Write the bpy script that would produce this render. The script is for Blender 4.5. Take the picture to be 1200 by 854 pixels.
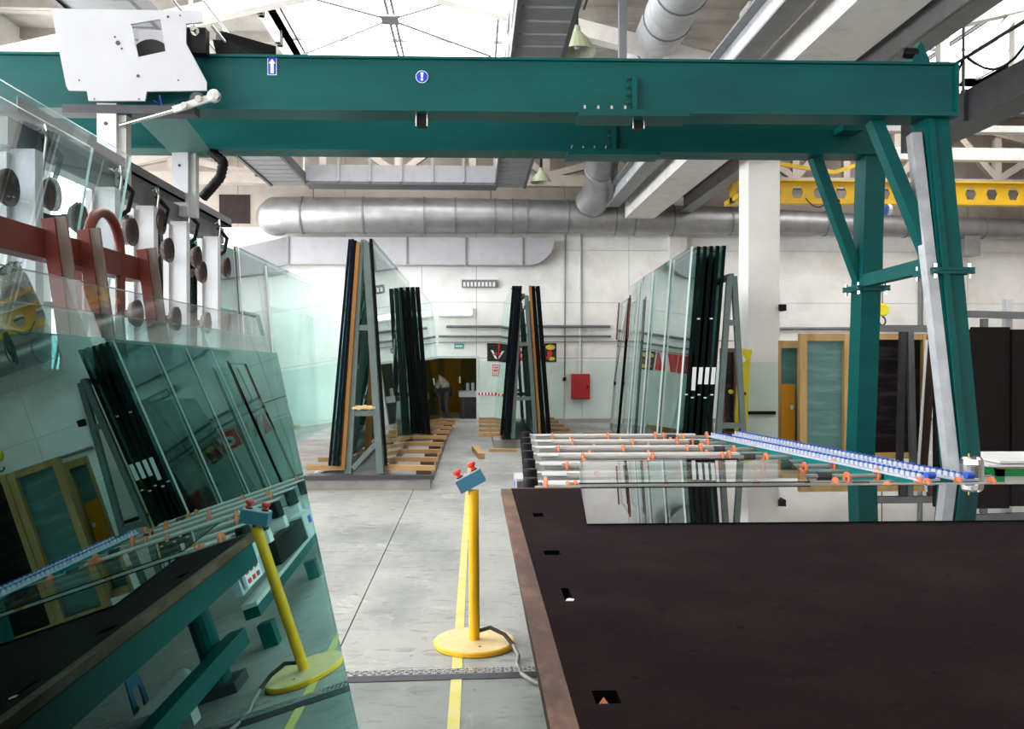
import bpy, bmesh, math, random
from mathutils import Vector, Matrix
from mathutils.geometry import tessellate_polygon
random.seed(7)
S = bpy.context.scene
COL = S.collection
for o in list(bpy.data.objects):
    bpy.data.objects.remove(o, do_unlink=True)

# ------------------------------------------------------------ camera, world, exposure
FOC, EYE = 1000.0, 1.63
YAW, PIT = math.radians(2.5196), math.radians(-0.3435)
cd = bpy.data.cameras.new('camera')
cam = bpy.data.objects.new('camera', cd)
COL.objects.link(cam)
cam.location = (0, 0, EYE)
cam.rotation_euler = (math.pi/2 + PIT, 0, -YAW)
cd.sensor_width = 36.0
cd.lens = 36.0*FOC/1200.0
cd.clip_start = 0.05
cd.clip_end = 200
S.camera = cam
S.view_settings.view_transform = 'Standard'
S.view_settings.look = 'None'
S.view_settings.gamma = 1.0
S.view_settings.exposure = 0.1
S.view_settings.use_curve_mapping = False
S.cycles.max_bounces = 10
S.cycles.transparent_max_bounces = 40
S.cycles.glossy_bounces = 5
S.cycles.caustics_reflective = False
S.cycles.caustics_refractive = False
S.cycles.sample_clamp_indirect = 6.0
SKY_L, WIN_L = 8.0, 12.0          # radiance of the daylight in roof lights and side windows
w = bpy.data.worlds.new('world'); S.world = w
w.use_nodes = True
w.node_tree.nodes['Background'].inputs[0].default_value = (.85, .92, 1, 1)
w.node_tree.nodes['Background'].inputs[1].default_value = 1.0

_f = Vector((math.sin(YAW)*math.cos(PIT), math.cos(YAW)*math.cos(PIT), math.sin(PIT)))
_r = Vector((math.cos(YAW), -math.sin(YAW), 0))
_u = _r.cross(_f)
EYEP = Vector((0, 0, EYE))
def ray(px, py): return _f + _r*((px-600)/FOC) + _u*((427-py)/FOC)
def U(px, py, Y):                 # point of the photo at depth Y
    d = ray(px, py); return EYEP + d*(Y/d.y)
def UZ(px, py, z):                # point of the photo at height z
    d = ray(px, py); return EYEP + d*((z-EYE)/d.z)
def UX(px, py, x):
    d = ray(px, py); return EYEP + d*(x/d.x)

# ------------------------------------------------------------ materials
def lin(c):
    return tuple(((v/255)/12.92 if v/255 <= .04045 else ((v/255+.055)/1.055)**2.4) for v in c)
def new_mat(name):
    m = bpy.data.materials.new(name); m.use_nodes = True
    return m, m.node_tree.nodes, m.node_tree.links
def mat(name, col, rough=.5, metal=0, var=.12, scale=6, dirt=None, dirt_amt=.5, dirt_scale=2.0, bump=0, bscale=60, stretch=None, spec=.5, coat=0):
    """painted / metal / wood surface: base colour broken up by noise, optional worn second colour, fine relief"""
    m, N, L = new_mat(name)
    P = N['Principled BSDF']
    c = lin(col)
    tc = N.new('ShaderNodeTexCoord')
    mp = N.new('ShaderNodeMapping'); L.new(tc.outputs['Object'], mp.inputs[0])
    if stretch: mp.inputs['Scale'].default_value = stretch
    n1 = N.new('ShaderNodeTexNoise'); n1.inputs['Scale'].default_value = scale; n1.inputs['Detail'].default_value = 6
    L.new(mp.outputs[0], n1.inputs['Vector'])
    r1 = N.new('ShaderNodeMapRange'); r1.inputs[1].default_value = .3; r1.inputs[2].default_value = .7
    r1.inputs[3].default_value = 1-var; r1.inputs[4].default_value = 1+var
    L.new(n1.outputs[0], r1.inputs[0])
    mx = N.new('ShaderNodeMix'); mx.data_type = 'RGBA'; mx.blend_type = 'MULTIPLY'
    mx.inputs[0].default_value = 1
    mx.inputs[6].default_value = (*c, 1)
    L.new(r1.outputs[0], mx.inputs[7])
    out = mx.outputs[2]
    if dirt:
        n2 = N.new('ShaderNodeTexNoise'); n2.inputs['Scale'].default_value = dirt_scale; n2.inputs['Detail'].default_value = 8
        n2.inputs['Roughness'].default_value = .65
        L.new(mp.outputs[0], n2.inputs['Vector'])
        r2 = N.new('ShaderNodeMapRange'); r2.inputs[1].default_value = .48; r2.inputs[2].default_value = .72
        r2.inputs[3].default_value = 0; r2.inputs[4].default_value = dirt_amt
        L.new(n2.outputs[0], r2.inputs[0])
        m2 = N.new('ShaderNodeMix'); m2.data_type = 'RGBA'
        L.new(r2.outputs[0], m2.inputs[0]); L.new(out, m2.inputs[6]); m2.inputs[7].default_value = (*lin(dirt), 1)
        out = m2.outputs[2]
    L.new(out, P.inputs['Base Color'])
    P.inputs['Roughness'].default_value = rough
    P.inputs['Metallic'].default_value = metal
    P.inputs['Specular IOR Level'].default_value = spec
    P.inputs['Coat Weight'].default_value = coat
    if bump:
        n3 = N.new('ShaderNodeTexNoise'); n3.inputs['Scale'].default_value = bscale; n3.inputs['Detail'].default_value = 4
        L.new(mp.outputs[0], n3.inputs['Vector'])
        b = N.new('ShaderNodeBump'); b.inputs['Strength'].default_value = bump; b.inputs['Distance'].default_value = .01
        L.new(n3.outputs[0], b.inputs['Height']); L.new(b.outputs[0], P.inputs['Normal'])
    return m
def glow(name, col, strength):
    m, N, L = new_mat(name)
    N.remove(N['Principled BSDF'])
    e = N.new('ShaderNodeEmission'); e.inputs[0].default_value = (*col, 1); e.inputs[1].default_value = strength
    L.new(e.outputs[0], N['Material Output'].inputs[0])
    return m
def glass(name, tint, gloss=(1, 1, 1), ior=1.52, rough=0.0):
    """float glass as a thin sheet: tinted see-through, Fresnel mirror on the face the light meets first (both surfaces counted: 2R/(1+R))"""
    m, N, L = new_mat(name)
    N.remove(N['Principled BSDF'])
    fr = N.new('ShaderNodeFresnel'); fr.inputs[0].default_value = ior
    a = N.new('ShaderNodeMath'); a.operation = 'MULTIPLY'; a.inputs[1].default_value = 2; L.new(fr.outputs[0], a.inputs[0])
    b = N.new('ShaderNodeMath'); b.operation = 'ADD'; b.inputs[1].default_value = 1; L.new(fr.outputs[0], b.inputs[0])
    q = N.new('ShaderNodeMath'); q.operation = 'DIVIDE'; L.new(a.outputs[0], q.inputs[0]); L.new(b.outputs[0], q.inputs[1])
    g = N.new('ShaderNodeNewGeometry')
    i = N.new('ShaderNodeMath'); i.operation = 'SUBTRACT'; i.inputs[0].default_value = 1; L.new(g.outputs['Backfacing'], i.inputs[1])
    k = N.new('ShaderNodeMath'); k.operation = 'MULTIPLY'; k.use_clamp = True; L.new(q.outputs[0], k.inputs[0]); L.new(i.outputs[0], k.inputs[1])
    t = N.new('ShaderNodeBsdfTransparent'); t.inputs[0].default_value = (*[v**.5 for v in tint], 1)
    gl = N.new('ShaderNodeBsdfGlossy'); gl.inputs[0].default_value = (*gloss, 1); gl.inputs['Roughness'].default_value = rough
    ms = N.new('ShaderNodeMixShader')
    L.new(k.outputs[0], ms.inputs[0]); L.new(t.outputs[0], ms.inputs[1]); L.new(gl.outputs[0], ms.inputs[2])
    L.new(ms.outputs[0], N['Material Output'].inputs[0])
    return m
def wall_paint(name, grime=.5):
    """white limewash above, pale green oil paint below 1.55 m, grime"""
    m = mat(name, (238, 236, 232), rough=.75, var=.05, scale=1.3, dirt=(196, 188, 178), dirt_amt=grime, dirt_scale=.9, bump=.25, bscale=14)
    N, L = m.node_tree.nodes, m.node_tree.links
    P = N['Principled BSDF']
    src = P.inputs['Base Color'].links[0].from_socket
    g = N.new('ShaderNodeNewGeometry'); sp = N.new('ShaderNodeSeparateXYZ'); L.new(g.outputs['Position'], sp.inputs[0])
    lt = N.new('ShaderNodeMath'); lt.operation = 'LESS_THAN'; lt.inputs[1].default_value = 1.58; L.new(sp.outputs[2], lt.inputs[0])
    mx = N.new('ShaderNodeMix'); mx.data_type = 'RGBA'; mx.blend_type = 'MULTIPLY'
    L.new(lt.outputs[0], mx.inputs[0]); L.new(src, mx.inputs[6]); mx.inputs[7].default_value = (*lin((226, 244, 240)), 1)
    L.new(mx.outputs[2], P.inputs['Base Color'])
    return m

M = {}
M['floor'] = mat('floor_concrete', (156, 156, 151), rough=.5, var=.16, scale=1.6, dirt=(96, 104, 100), dirt_amt=.8, dirt_scale=1.1, bump=.12, bscale=35, stretch=(1, .55, 1))
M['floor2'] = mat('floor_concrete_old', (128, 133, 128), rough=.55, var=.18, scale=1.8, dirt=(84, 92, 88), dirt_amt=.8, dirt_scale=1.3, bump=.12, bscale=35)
for k_ in ('floor', 'floor2'):           # scuffs and small dark marks worn into the concrete
    N, L = M[k_].node_tree.nodes, M[k_].node_tree.links
    P = N['Principled BSDF']; src = P.inputs['Base Color'].links[0].from_socket
    tc = N.new('ShaderNodeTexCoord'); col = src
    for sc_, st_, lo, hi, amt, dk in ((5, (1, 2.6, 1), .55, .66, .7, (88, 92, 90)), (17, (1, 1.6, 1), .62, .70, .8, (66, 70, 70)), (2.4, (1, 1, 1), .58, .8, .5, (236, 232, 224)), (60, (1, 1, 1), .68, .74, .8, (50, 50, 50))):
        mp = N.new('ShaderNodeMapping'); mp.inputs['Scale'].default_value = st_; L.new(tc.outputs['Object'], mp.inputs[0])
        mp.inputs['Rotation'].default_value = (0, 0, .4)
        n = N.new('ShaderNodeTexNoise'); n.inputs['Scale'].default_value = sc_; n.inputs['Detail'].default_value = 9; n.inputs['Roughness'].default_value = .7; n.inputs['Distortion'].default_value = .8
        L.new(mp.outputs[0], n.inputs['Vector'])
        r = N.new('ShaderNodeMapRange'); r.inputs[1].default_value = lo; r.inputs[2].default_value = hi; r.inputs[4].default_value = amt
        L.new(n.outputs[0], r.inputs[0])
        m_ = N.new('ShaderNodeMix'); m_.data_type = 'RGBA'; L.new(r.outputs[0], m_.inputs[0]); L.new(col, m_.inputs[6]); m_.inputs[7].default_value = (*lin(dk), 1)
        col = m_.outputs[2]
    L.new(col, P.inputs['Base Color'])
M['joint'] = mat('joint_dark', (70, 70, 68), rough=.9)
M['wall'] = wall_paint('wall_paint')
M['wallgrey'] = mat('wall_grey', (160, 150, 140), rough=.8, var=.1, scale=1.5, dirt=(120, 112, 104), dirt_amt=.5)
M['ceil'] = mat('roof_concrete', (168, 162, 154), rough=.85, var=.15, scale=1.4, dirt=(104, 96, 88), dirt_amt=.6, dirt_scale=.8, bump=.2, bscale=20)
M['conc'] = mat('white_concrete', (226, 222, 216), rough=.75, var=.08, scale=2, dirt=(158, 148, 138), dirt_amt=.5, bump=.2, bscale=25)
M['base_conc'] = mat('plinth_concrete', (158, 152, 148), rough=.85, var=.15, scale=3, dirt=(110, 104, 100), dirt_amt=.5, bump=.3, bscale=30)
M['teal'] = mat('teal_enamel', (2, 82, 80), rough=.42, var=.1, scale=3, dirt=(2, 60, 60), dirt_amt=.4, spec=.22, bump=.05, bscale=120, stretch=(.3, 1, 1))
M['teal2'] = mat('teal_enamel_light', (6, 132, 130), rough=.45, var=.08, scale=4, spec=.3)
M['tealgrey'] = mat('teal_grey_enamel', (72, 118, 112), rough=.5, var=.08, scale=40)
M['white'] = mat('white_enamel', (208, 208, 211), rough=.35, var=.03, scale=3)
M['offwhite'] = mat('trolley_white', (184, 184, 188), rough=.4, var=.04, scale=2)
M['whitesteel'] = mat('white_painted_steel', (206, 206, 204), rough=.45, var=.06, scale=5, dirt=(176, 170, 160), dirt_amt=.4)
M['grey'] = mat('grey_steel', (118, 118, 120), rough=.45, metal=.3, var=.1, scale=5)
M['palegrey'] = mat('pale_grey_steel', (122, 121, 124), rough=.5, var=.08, scale=5)
M['dgrey'] = mat('dark_grey_steel', (66, 66, 70), rough=.5, metal=.3, var=.15, scale=5)
M['frame'] = mat('rack_steel', (98, 112, 108), rough=.5, var=.12, scale=6, dirt=(96, 92, 84), dirt_amt=.4)
M['galv'] = mat('galvanised', (196, 198, 202), rough=.42, metal=.35, var=.12, scale=7, dirt=(130, 130, 130), dirt_amt=.5)
M['flatduct'] = mat('flat_duct_zinc', (166, 165, 168), rough=.5, metal=.1, var=.08, scale=4, dirt=(140, 136, 134), dirt_amt=.4)
M['duct'] = mat('duct_zinc', (156, 155, 156), rough=.46, metal=.75, var=.14, scale=3, dirt=(140, 128, 118), dirt_amt=.6, bump=.12, bscale=9)
M['alu'] = mat('aluminium', (226, 226, 222), rough=.4, metal=.0, var=.06, scale=8)
M['black'] = mat('black_plastic', (16, 13, 13), rough=.5, var=.1, spec=.2)
M['rubber'] = mat('rubber_black', (28, 20, 20), rough=.7, var=.15, scale=20)
M['cup'] = mat('suction_rubber', (58, 38, 34), rough=.6, var=.15, scale=20)
M['shaft'] = mat('steel_shaft', (158, 154, 148), rough=.4, metal=.2, var=.1, scale=9)
M['chrome'] = mat('bright_steel', (214, 212, 206), rough=.22, metal=1, var=.04)
M['felt'] = mat('felt', (28, 14, 18), rough=.95, var=.3, scale=40, dirt=(56, 42, 42), dirt_amt=.4, dirt_scale=1.6, bump=.4, bscale=350, spec=.1)
M['hole'] = mat('hole_dark', (6, 5, 5), rough=.9, var=.02, spec=.1)
M['edgewood'] = mat('worn_brown_edge', (84, 50, 32), rough=.65, var=.3, scale=9, dirt=(150, 116, 90), dirt_amt=.75, dirt_scale=5, stretch=(1, .4, 1))
M['wood'] = mat('pale_timber', (182, 142, 92), rough=.7, var=.2, scale=7, dirt=(140, 106, 70), dirt_amt=.5, dirt_scale=5, stretch=(.25, 1, 1), bump=.2, bscale=30)
M['woodv'] = mat('pale_timber_upright', (214, 176, 116), rough=.65, var=.15, scale=6, dirt=(158, 112, 64), dirt_amt=.45, dirt_scale=4, stretch=(1, 1, .15))
M['amber'] = mat('amber_timber', (150, 98, 36), rough=.6, var=.16, scale=6, stretch=(1, 1, .15))
M['darkwood'] = mat('dark_timber', (74, 52, 40), rough=.7, var=.2, scale=6, stretch=(1, 1, .2))
M['redbrown'] = mat('red_brown_paint', (116, 45, 31), rough=.5, var=.14, scale=8, dirt=(92, 44, 36), dirt_amt=.5, dirt_scale=5)
M['greyedge'] = mat('bare_wood_edge', (128, 112, 104), rough=.7, var=.2, scale=10, stretch=(1, 1, .2))
M['yellow'] = mat('yellow_enamel', (236, 178, 16), rough=.38, var=.06, scale=5, coat=.2)
M['craneyel'] = mat('crane_yellow', (222, 178, 24), rough=.5, var=.12, scale=4, dirt=(170, 128, 30), dirt_amt=.4)
M['stylyel'] = mat('bright_yellow', (234, 222, 30), rough=.5, var=.1, scale=4)
M['cream'] = mat('dusty_cream', (224, 196, 140), rough=.7, var=.12, scale=8, dirt=(172, 150, 116), dirt_amt=.5, dirt_scale=7)
M['greenfilm'] = mat('green_film', (52, 62, 44), rough=.25, var=.4, scale=14, dirt=(170, 176, 160), dirt_amt=.6, dirt_scale=18)
M['line'] = mat('floor_paint_yellow', (206, 194, 104), rough=.6, var=.1, scale=6, dirt=(190, 190, 160), dirt_amt=.7, dirt_scale=6)
M['blue'] = mat('grey_blue_enamel', (62, 116, 140), rough=.4, var=.06)
M['royal'] = mat('royal_blue', (44, 88, 196), rough=.4, var=.06)
M['palebl'] = mat('pale_blue_white', (190, 196, 210), rough=.4, var=.06, scale=30)
M['red'] = mat('red_plastic', (222, 40, 34), rough=.35, var=.05)
M['firered'] = mat('fire_box_red', (168, 22, 26), rough=.4, var=.06)
M['orange'] = mat('orange_rubber', (226, 132, 86), rough=.5, var=.12, scale=20)
M['green'] = mat('green_enamel', (0, 136, 72), rough=.4, var=.06)
M['lampgreen'] = mat('lamp_pale_green', (142, 148, 122), rough=.5, var=.1, scale=8, dirt=(146, 120, 84), dirt_amt=.4)
M['paper'] = mat('paper_white', (240, 240, 240), rough=.7, var=.02)
M['ink'] = mat('ink_black', (18, 16, 18), rough=.5, var=.05)
M['signred'] = mat('print_red', (212, 44, 40), rough=.5, var=.08)
M['signyel'] = mat('print_yellow', (214, 190, 48), rough=.5, var=.3, scale=20)
M['signblue'] = mat('print_blue', (26, 58, 190), rough=.4, var=.03)
M['signteal'] = mat('print_teal', (40, 150, 150), rough=.5, var=.05)
M['orangepanel'] = mat('orange_board', (226, 150, 14), rough=.55, var=.06, scale=3)
M['darkfilm'] = mat('dark_wrapped_panel', (28, 22, 24), rough=.3, var=.35, scale=2.2, dirt=(92, 84, 86), dirt_amt=.5, dirt_scale=3.5, stretch=(.35, 1, 2.2), bump=.5, bscale=7)
M['tealfilm'] = mat('teal_wrapped_panel', (96, 142, 138), rough=.28, var=.14, scale=2.5, dirt=(150, 184, 178), dirt_amt=.6, dirt_scale=3, stretch=(.4, 1, 2.4), bump=.5, bscale=8)
M['darkpanel'] = mat('dark_panel', (13, 6, 7), rough=.6, var=.3, scale=2, stretch=(3, 3, .15), spec=.2)
M['olive'] = mat('olive_wall', (108, 110, 54), rough=.8, var=.1)
M['oldoor'] = mat('ochre_door', (176, 130, 34), rough=.6, var=.1)
M['cable'] = mat('grey_cable', (128, 124, 122), rough=.6, var=.06)
M['jacket'] = mat('grey_jacket', (176, 172, 158), rough=.9, var=.35, scale=14)
M['trousers'] = mat('dark_trousers', (52, 48, 52), rough=.9, var=.15)
M['skin'] = mat('skin', (196, 150, 124), rough=.6, var=.05)
M['hair'] = mat('hair', (46, 34, 28), rough=.7, var=.2, scale=30)
M['hole_shade'] = mat('dark_opening', (36, 24, 20), rough=.9, var=.3, scale=6)
M['edge_dark'] = mat('glass_edge_dark', (5, 13, 14), rough=.5, var=.2, scale=3, spec=.08)
M['edge_black'] = mat('glass_edge_black', (7, 6, 8), rough=.5, var=.3, scale=4, spec=.08)
M['edge_navy'] = mat('glass_edge_navy', (8, 14, 30), rough=.5, var=.3, scale=3, spec=.08)
M['edge_green'] = mat('glass_edge_green', (8, 74, 70), rough=.2, var=.2, scale=3)
M['edge_cyan'] = mat('glass_edge_cyan', (40, 176, 186), rough=.2, var=.1, scale=3)
M['edge_white'] = mat('glass_edge_white', (236, 244, 242), rough=.3, var=.04)
M['edge_soft'] = mat('glass_edge_soft', (150, 186, 180), rough=.25, var=.1)
M['edge_brown'] = mat('edge_strip_brown', (112, 66, 46), rough=.5, var=.2, scale=5)
M['g_clear'] = glass('glass_clear', (.70, .90, .87), (.90, 1, .98))
M['g_pale'] = glass('glass_pale', (.90, .95, .95), (.97, 1, 1))
M['g_tint'] = glass('glass_tinted', (.22, .40, .38), (.86, 1, .97))
M['g_front'] = glass('glass_front', (.10, .22, .21), (.52, .92, .86), ior=1.62)
M['g_mid'] = glass('glass_mid', (.45, .62, .60), (.86, 1, .97))
M['g_back'] = glass('glass_back', (.90, .96, .98), (.95, 1, 1))
M['g_flat'] = glass('glass_flat', (.86, .93, .92), (1, 1, 1), ior=2.0)
M['skyglow'] = glow('roof_light_daylight', (1, 1, 1), SKY_L)
M['winglow'] = glow('window_daylight', (.96, .98, 1), WIN_L)
M['rear_fill'] = glow('rear_fill_light', (.98, .99, 1), 3.6)
M['tube'] = glow('fluorescent_tube', (1, 1, .97), 2.2)
M['roomlamp'] = glow('warm_room_lamp', (1, .93, .55), 11.0)

# ------------------------------------------------------------ mesh helpers
WM = {}                              # world matrix of every root and part
def frame_of(d):                     # two axes square to direction d
    d = d.normalized()
    up = Vector((0, 0, 1)) if abs(d.z) < .95 else Vector((0, 1, 0))
    a = d.cross(up).normalized(); b = a.cross(d).normalized()
    return a, b
class MB:
    def __init__(s): s.v = []; s.f = []; s.m = []; s.sm = []
    def add(s, vs, fs, mi=0, smooth=False):
        k = len(s.v); s.v += [Vector(v) for v in vs]
        for f in fs: s.f.append([i+k for i in f]); s.m.append(mi); s.sm.append(smooth)
        return s
    def box(s, x0, x1, y0, y1, z0, z1, mi=0):
        vs = [(x, y, z) for x in (x0, x1) for y in (y0, y1) for z in (z0, z1)]
        return s.add(vs, [(0, 1, 3, 2), (4, 6, 7, 5), (0, 4, 5, 1), (2, 3, 7, 6), (0, 2, 6, 4), (1, 5, 7, 3)], mi)
    def obox(s, c, ex, ey, ez, mi=0):          # oriented box from half-axis vectors
        c, ex, ey, ez = Vector(c), Vector(ex), Vector(ey), Vector(ez)
        vs = [c+ex*i+ey*j+ez*k for i in (-1, 1) for j in (-1, 1) for k in (-1, 1)]
        fs = [(0, 1, 3, 2), (4, 6, 7, 5), (0, 4, 5, 1), (2, 3, 7, 6), (0, 2, 6, 4), (1, 5, 7, 3)]
        if ex.cross(ey).dot(ez) < 0: fs = [tuple(reversed(f)) for f in fs]
        return s.add(vs, fs, mi)
    def bar(s, p, q, w, h, mi=0, up=None):     # rectangular bar from p to q, w sideways, h up
        p, q = Vector(p), Vector(q); d = q-p
        if up is None: a, b = frame_of(d)
        else:
            a = d.cross(Vector(up)).normalized(); b = a.cross(d).normalized()
        return s.obox((p+q)/2, d/2, a*(w/2), b*(h/2), mi)
    def tube(s, pts, r, n=10, mi=0, cap=True):
        pts = [Vector(p) for p in pts]; rs = r if isinstance(r, (list, tuple)) else [r]*len(pts)
        vs, fs = [], []
        pa = None
        for i, p in enumerate(pts):
            d = (pts[min(i+1, len(pts)-1)]-pts[max(i-1, 0)]).normalized()
            if pa is None: a, b = frame_of(d)
            else:
                a = (pa - d*pa.dot(d)).normalized(); b = a.cross(d)
            pa = a
            for k in range(n):
                t = 2*math.pi*k/n
                vs.append(p + (a*math.cos(t)+b*math.sin(t))*rs[i])
        for i in range(len(pts)-1):
            for k in range(n):
                k2 = (k+1) % n
                fs.append((i*n+k2, i*n+k, (i+1)*n+k, (i+1)*n+k2))
        s.add(vs, fs, mi, True)
        if cap:
            s.add(vs[:n], [tuple(range(n))], mi); s.add(vs[-n:], [tuple(reversed(range(n)))], mi)
        return s
    def lathe(s, c, axis, prof, n=16, mi=0):    # prof: (radius, along) pairs
        c = Vector(c); ax = Vector(axis).normalized(); a, b = frame_of(ax)
        vs, fs = [], []
        for r, h in prof:
            for k in range(n):
                t = 2*math.pi*k/n
                vs.append(c+ax*h+(a*math.cos(t)+b*math.sin(t))*max(r, 1e-4))
        for i in range(len(prof)-1):
            for k in range(n):
                k2 = (k+1) % n
                fs.append((i*n+k2, i*n+k, (i+1)*n+k, (i+1)*n+k2))
        return s.add(vs, fs, mi, False)
    def prism(s, poly, o, ex, ey, depth, holes=(), mi=0, mside=None):   # 2D outline (with holes) extruded along ex x ey
        o, ex, ey = Vector(o), Vector(ex), Vector(ey); ez = ex.cross(ey).normalized()*depth
        loops = [list(poly)]+[list(h) for h in holes]
        flat = [p for l in loops for p in l]
        tri = tessellate_polygon([[Vector((p[0], p[1], 0)) for p in l] for l in loops])
        A = [o+ex*p[0]+ey*p[1] for p in flat]; B = [p+ez for p in A]; n = len(flat)
        fs = []
        for t in tri:
            p0, p1, p2 = (flat[i] for i in t)
            ar = (p1[0]-p0[0])*(p2[1]-p0[1])-(p2[0]-p0[0])*(p1[1]-p0[1])
            t = t if ar > 0 else tuple(reversed(t))
            fs.append(tuple(reversed(t))); fs.append(tuple(i+n for i in t))
        s.add(A+B, fs, mi)
        k = 0; sf = []
        for li, l in enumerate(loops):
            ar = sum(l[i][0]*l[(i+1) % len(l)][1]-l[(i+1) % len(l)][0]*l[i][1] for i in range(len(l)))
            ccw = (ar > 0) == (li == 0)
            for i in range(len(l)):
                a, b = k+i, k+(i+1) % len(l)
                sf.append((a, b, b+n, a+n) if ccw else (b, a, a+n, b+n))
            k += len(l)
        return s.add(A+B, sf, mi if mside is None else mside)
    def quad(s, c4, t, mi=0, mside=1):           # slab through 4 corners, thickness t behind them
        c4 = [Vector(c) for c in c4]
        n = (c4[1]-c4[0]).cross(c4[3]-c4[0]).normalized()
        back = [c-n*t for c in c4]
        s.add(c4+back, [(0, 1, 2, 3), (7, 6, 5, 4)], mi)
        s.add(c4+back, [(1, 0, 4, 5), (2, 1, 5, 6), (3, 2, 6, 7), (0, 3, 7, 4)], mside)
        return s
    def build(s, name, mats, parent=None, origin=None):
        if not isinstance(mats, (list, tuple)): mats = [mats]
        me = bpy.data.meshes.new(name)
        inv = None
        if parent is not None: base = WM[parent.name]
        else:
            if origin is None:
                xs = [v.x for v in s.v]; ys = [v.y for v in s.v]; zs = [v.z for v in s.v]
                origin = ((min(xs)+max(xs))/2, (min(ys)+max(ys))/2, min(zs))
            base = Matrix.Translation(Vector(origin))
        inv = base.inverted()
        me.from_pydata([inv @ v for v in s.v], [], s.f)
        for m in mats: me.materials.append(M[m] if isinstance(m, str) else m)
        for p, mi, sm in zip(me.polygons, s.m, s.sm): p.material_index = min(mi, len(mats)-1); p.use_smooth = sm
        me.update()
        o = bpy.data.objects.new(name, me); COL.objects.link(o)
        if parent is not None: o.parent = parent
        else: o.matrix_world = base; o.location = base.translation
        WM[o.name] = base
        return o
def box(x0, x1, y0, y1, z0, z1): return MB().box(x0, x1, y0, y1, z0, z1)
def tag(o, label=None, cat=None, group=None, kind=None):
    if label: o['label'] = label
    if cat: o['category'] = cat
    if group: o['group'] = group
    if kind: o['kind'] = kind
    return o
def thing(name, label, cat, loc, group=None, rotz=0):
    o = bpy.data.objects.new(name, None); COL.objects.link(o)
    o.empty_display_size = .1
    o.location = loc; o.rotation_euler = (0, 0, rotz)
    WM[o.name] = Matrix.Translation(Vector(loc)) @ Matrix.Rotation(rotz, 4, 'Z')
    return tag(o, label, cat, group)
def struct(o): o['kind'] = 'structure'; return o
def copy_part(src, parent, name, off, rot=None):      # linked copy of a part moved by a world offset
    c = src.copy(); COL.objects.link(c); c.parent = parent; c.name = name
    c.location = Vector(src.location)+Vector(off)
    WM[c.name] = WM[parent.name]
    return c
def copy_tree(root, loc, label=None, rotz=None):
    r = root.copy(); COL.objects.link(r); r.location = loc
    if rotz is not None: r.rotation_euler = (0, 0, rotz)
    if label: r['label'] = label
    for ch in [c for c in COL.objects if c.parent == root]:
        c = ch.copy(); COL.objects.link(c); c.parent = r
        for g in [g for g in COL.objects if g.parent == ch]:
            d = g.copy(); COL.objects.link(d); d.parent = c
    return r
def disc(c, axis, r, t, n=14): return MB().lathe(c, axis, [(0, 0), (r, 0), (r, t), (0, t)], n)
ORD = ['first', 'second', 'third', 'fourth', 'fifth', 'sixth', 'seventh', 'eighth', 'ninth', 'tenth']
Y0, Y1, XL, XR, ZC, YW = -8.0, 22.0, -9.0, 15.5, 8.0, 22.0

# ============================================================ THE SETTING
fl = struct(box(XL, XR, Y0, Y1+5, -.4, -.03).build('floor', 'joint'))
xs = [XL]+[x for x in [-.76+3*k for k in range(-3, 7)] if XL < x < XR]+[XR]
ys = [Y0, -4.8, -1.8, 1.3, 4.385, 7.28, 10.4, 13.5, 16.6, 19.7, Y1]
for i in range(len(xs)-1):
    for j in range(len(ys)-1):
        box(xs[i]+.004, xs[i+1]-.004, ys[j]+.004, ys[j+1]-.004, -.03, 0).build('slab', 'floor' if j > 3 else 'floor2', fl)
# far wall of precast panels, door opening between X -1.35 and .05, Y = 22
wf = struct(MB().box(XL-.3, -1.35, YW+.02, YW+.3, 0, ZC+.6).box(.05, XR+.3, YW+.02, YW+.3, 0, ZC+.6).box(-1.35, .05, YW+.02, YW+.3, 1.66, ZC+.6).build('wall_far', 'wallgrey'))
px_ = [XL, -6, -3.3, -1.35, .05, 2.32, 2.78, 4.0, 7, 10, 13, XR]
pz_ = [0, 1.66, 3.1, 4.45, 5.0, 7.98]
for i in range(len(px_)-1):
    for j in range(len(pz_)-1):
        if i == 3 and j == 0: continue
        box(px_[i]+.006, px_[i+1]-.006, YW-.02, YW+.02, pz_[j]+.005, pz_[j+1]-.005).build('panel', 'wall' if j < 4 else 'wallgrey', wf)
struct(box(5.02, 5.02+.45, YW-.22, YW-.02, 0, 7.9).build('column', 'conc'))
struct(box(XL, XR, YW-.12, YW-.02, 0, .1).build('baseboard_far', 'base_conc'))
wl = struct(MB().box(XL-.3, XL, Y0, Y1, 0, 1.2).box(XL-.3, XL, Y0, Y1, 6.6, ZC+.6).build('wall_left', 'wall'))
for k, (a, b) in enumerate([(-8, -6.2), (-2, -1.2), (3, 3.8), (8, 8.8), (13, 13.8), (18, 18.6), (21.4, 22)]):
    box(XL-.3, XL, a, b, 1.2, 6.6).build('pier', 'wall', wl)
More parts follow.
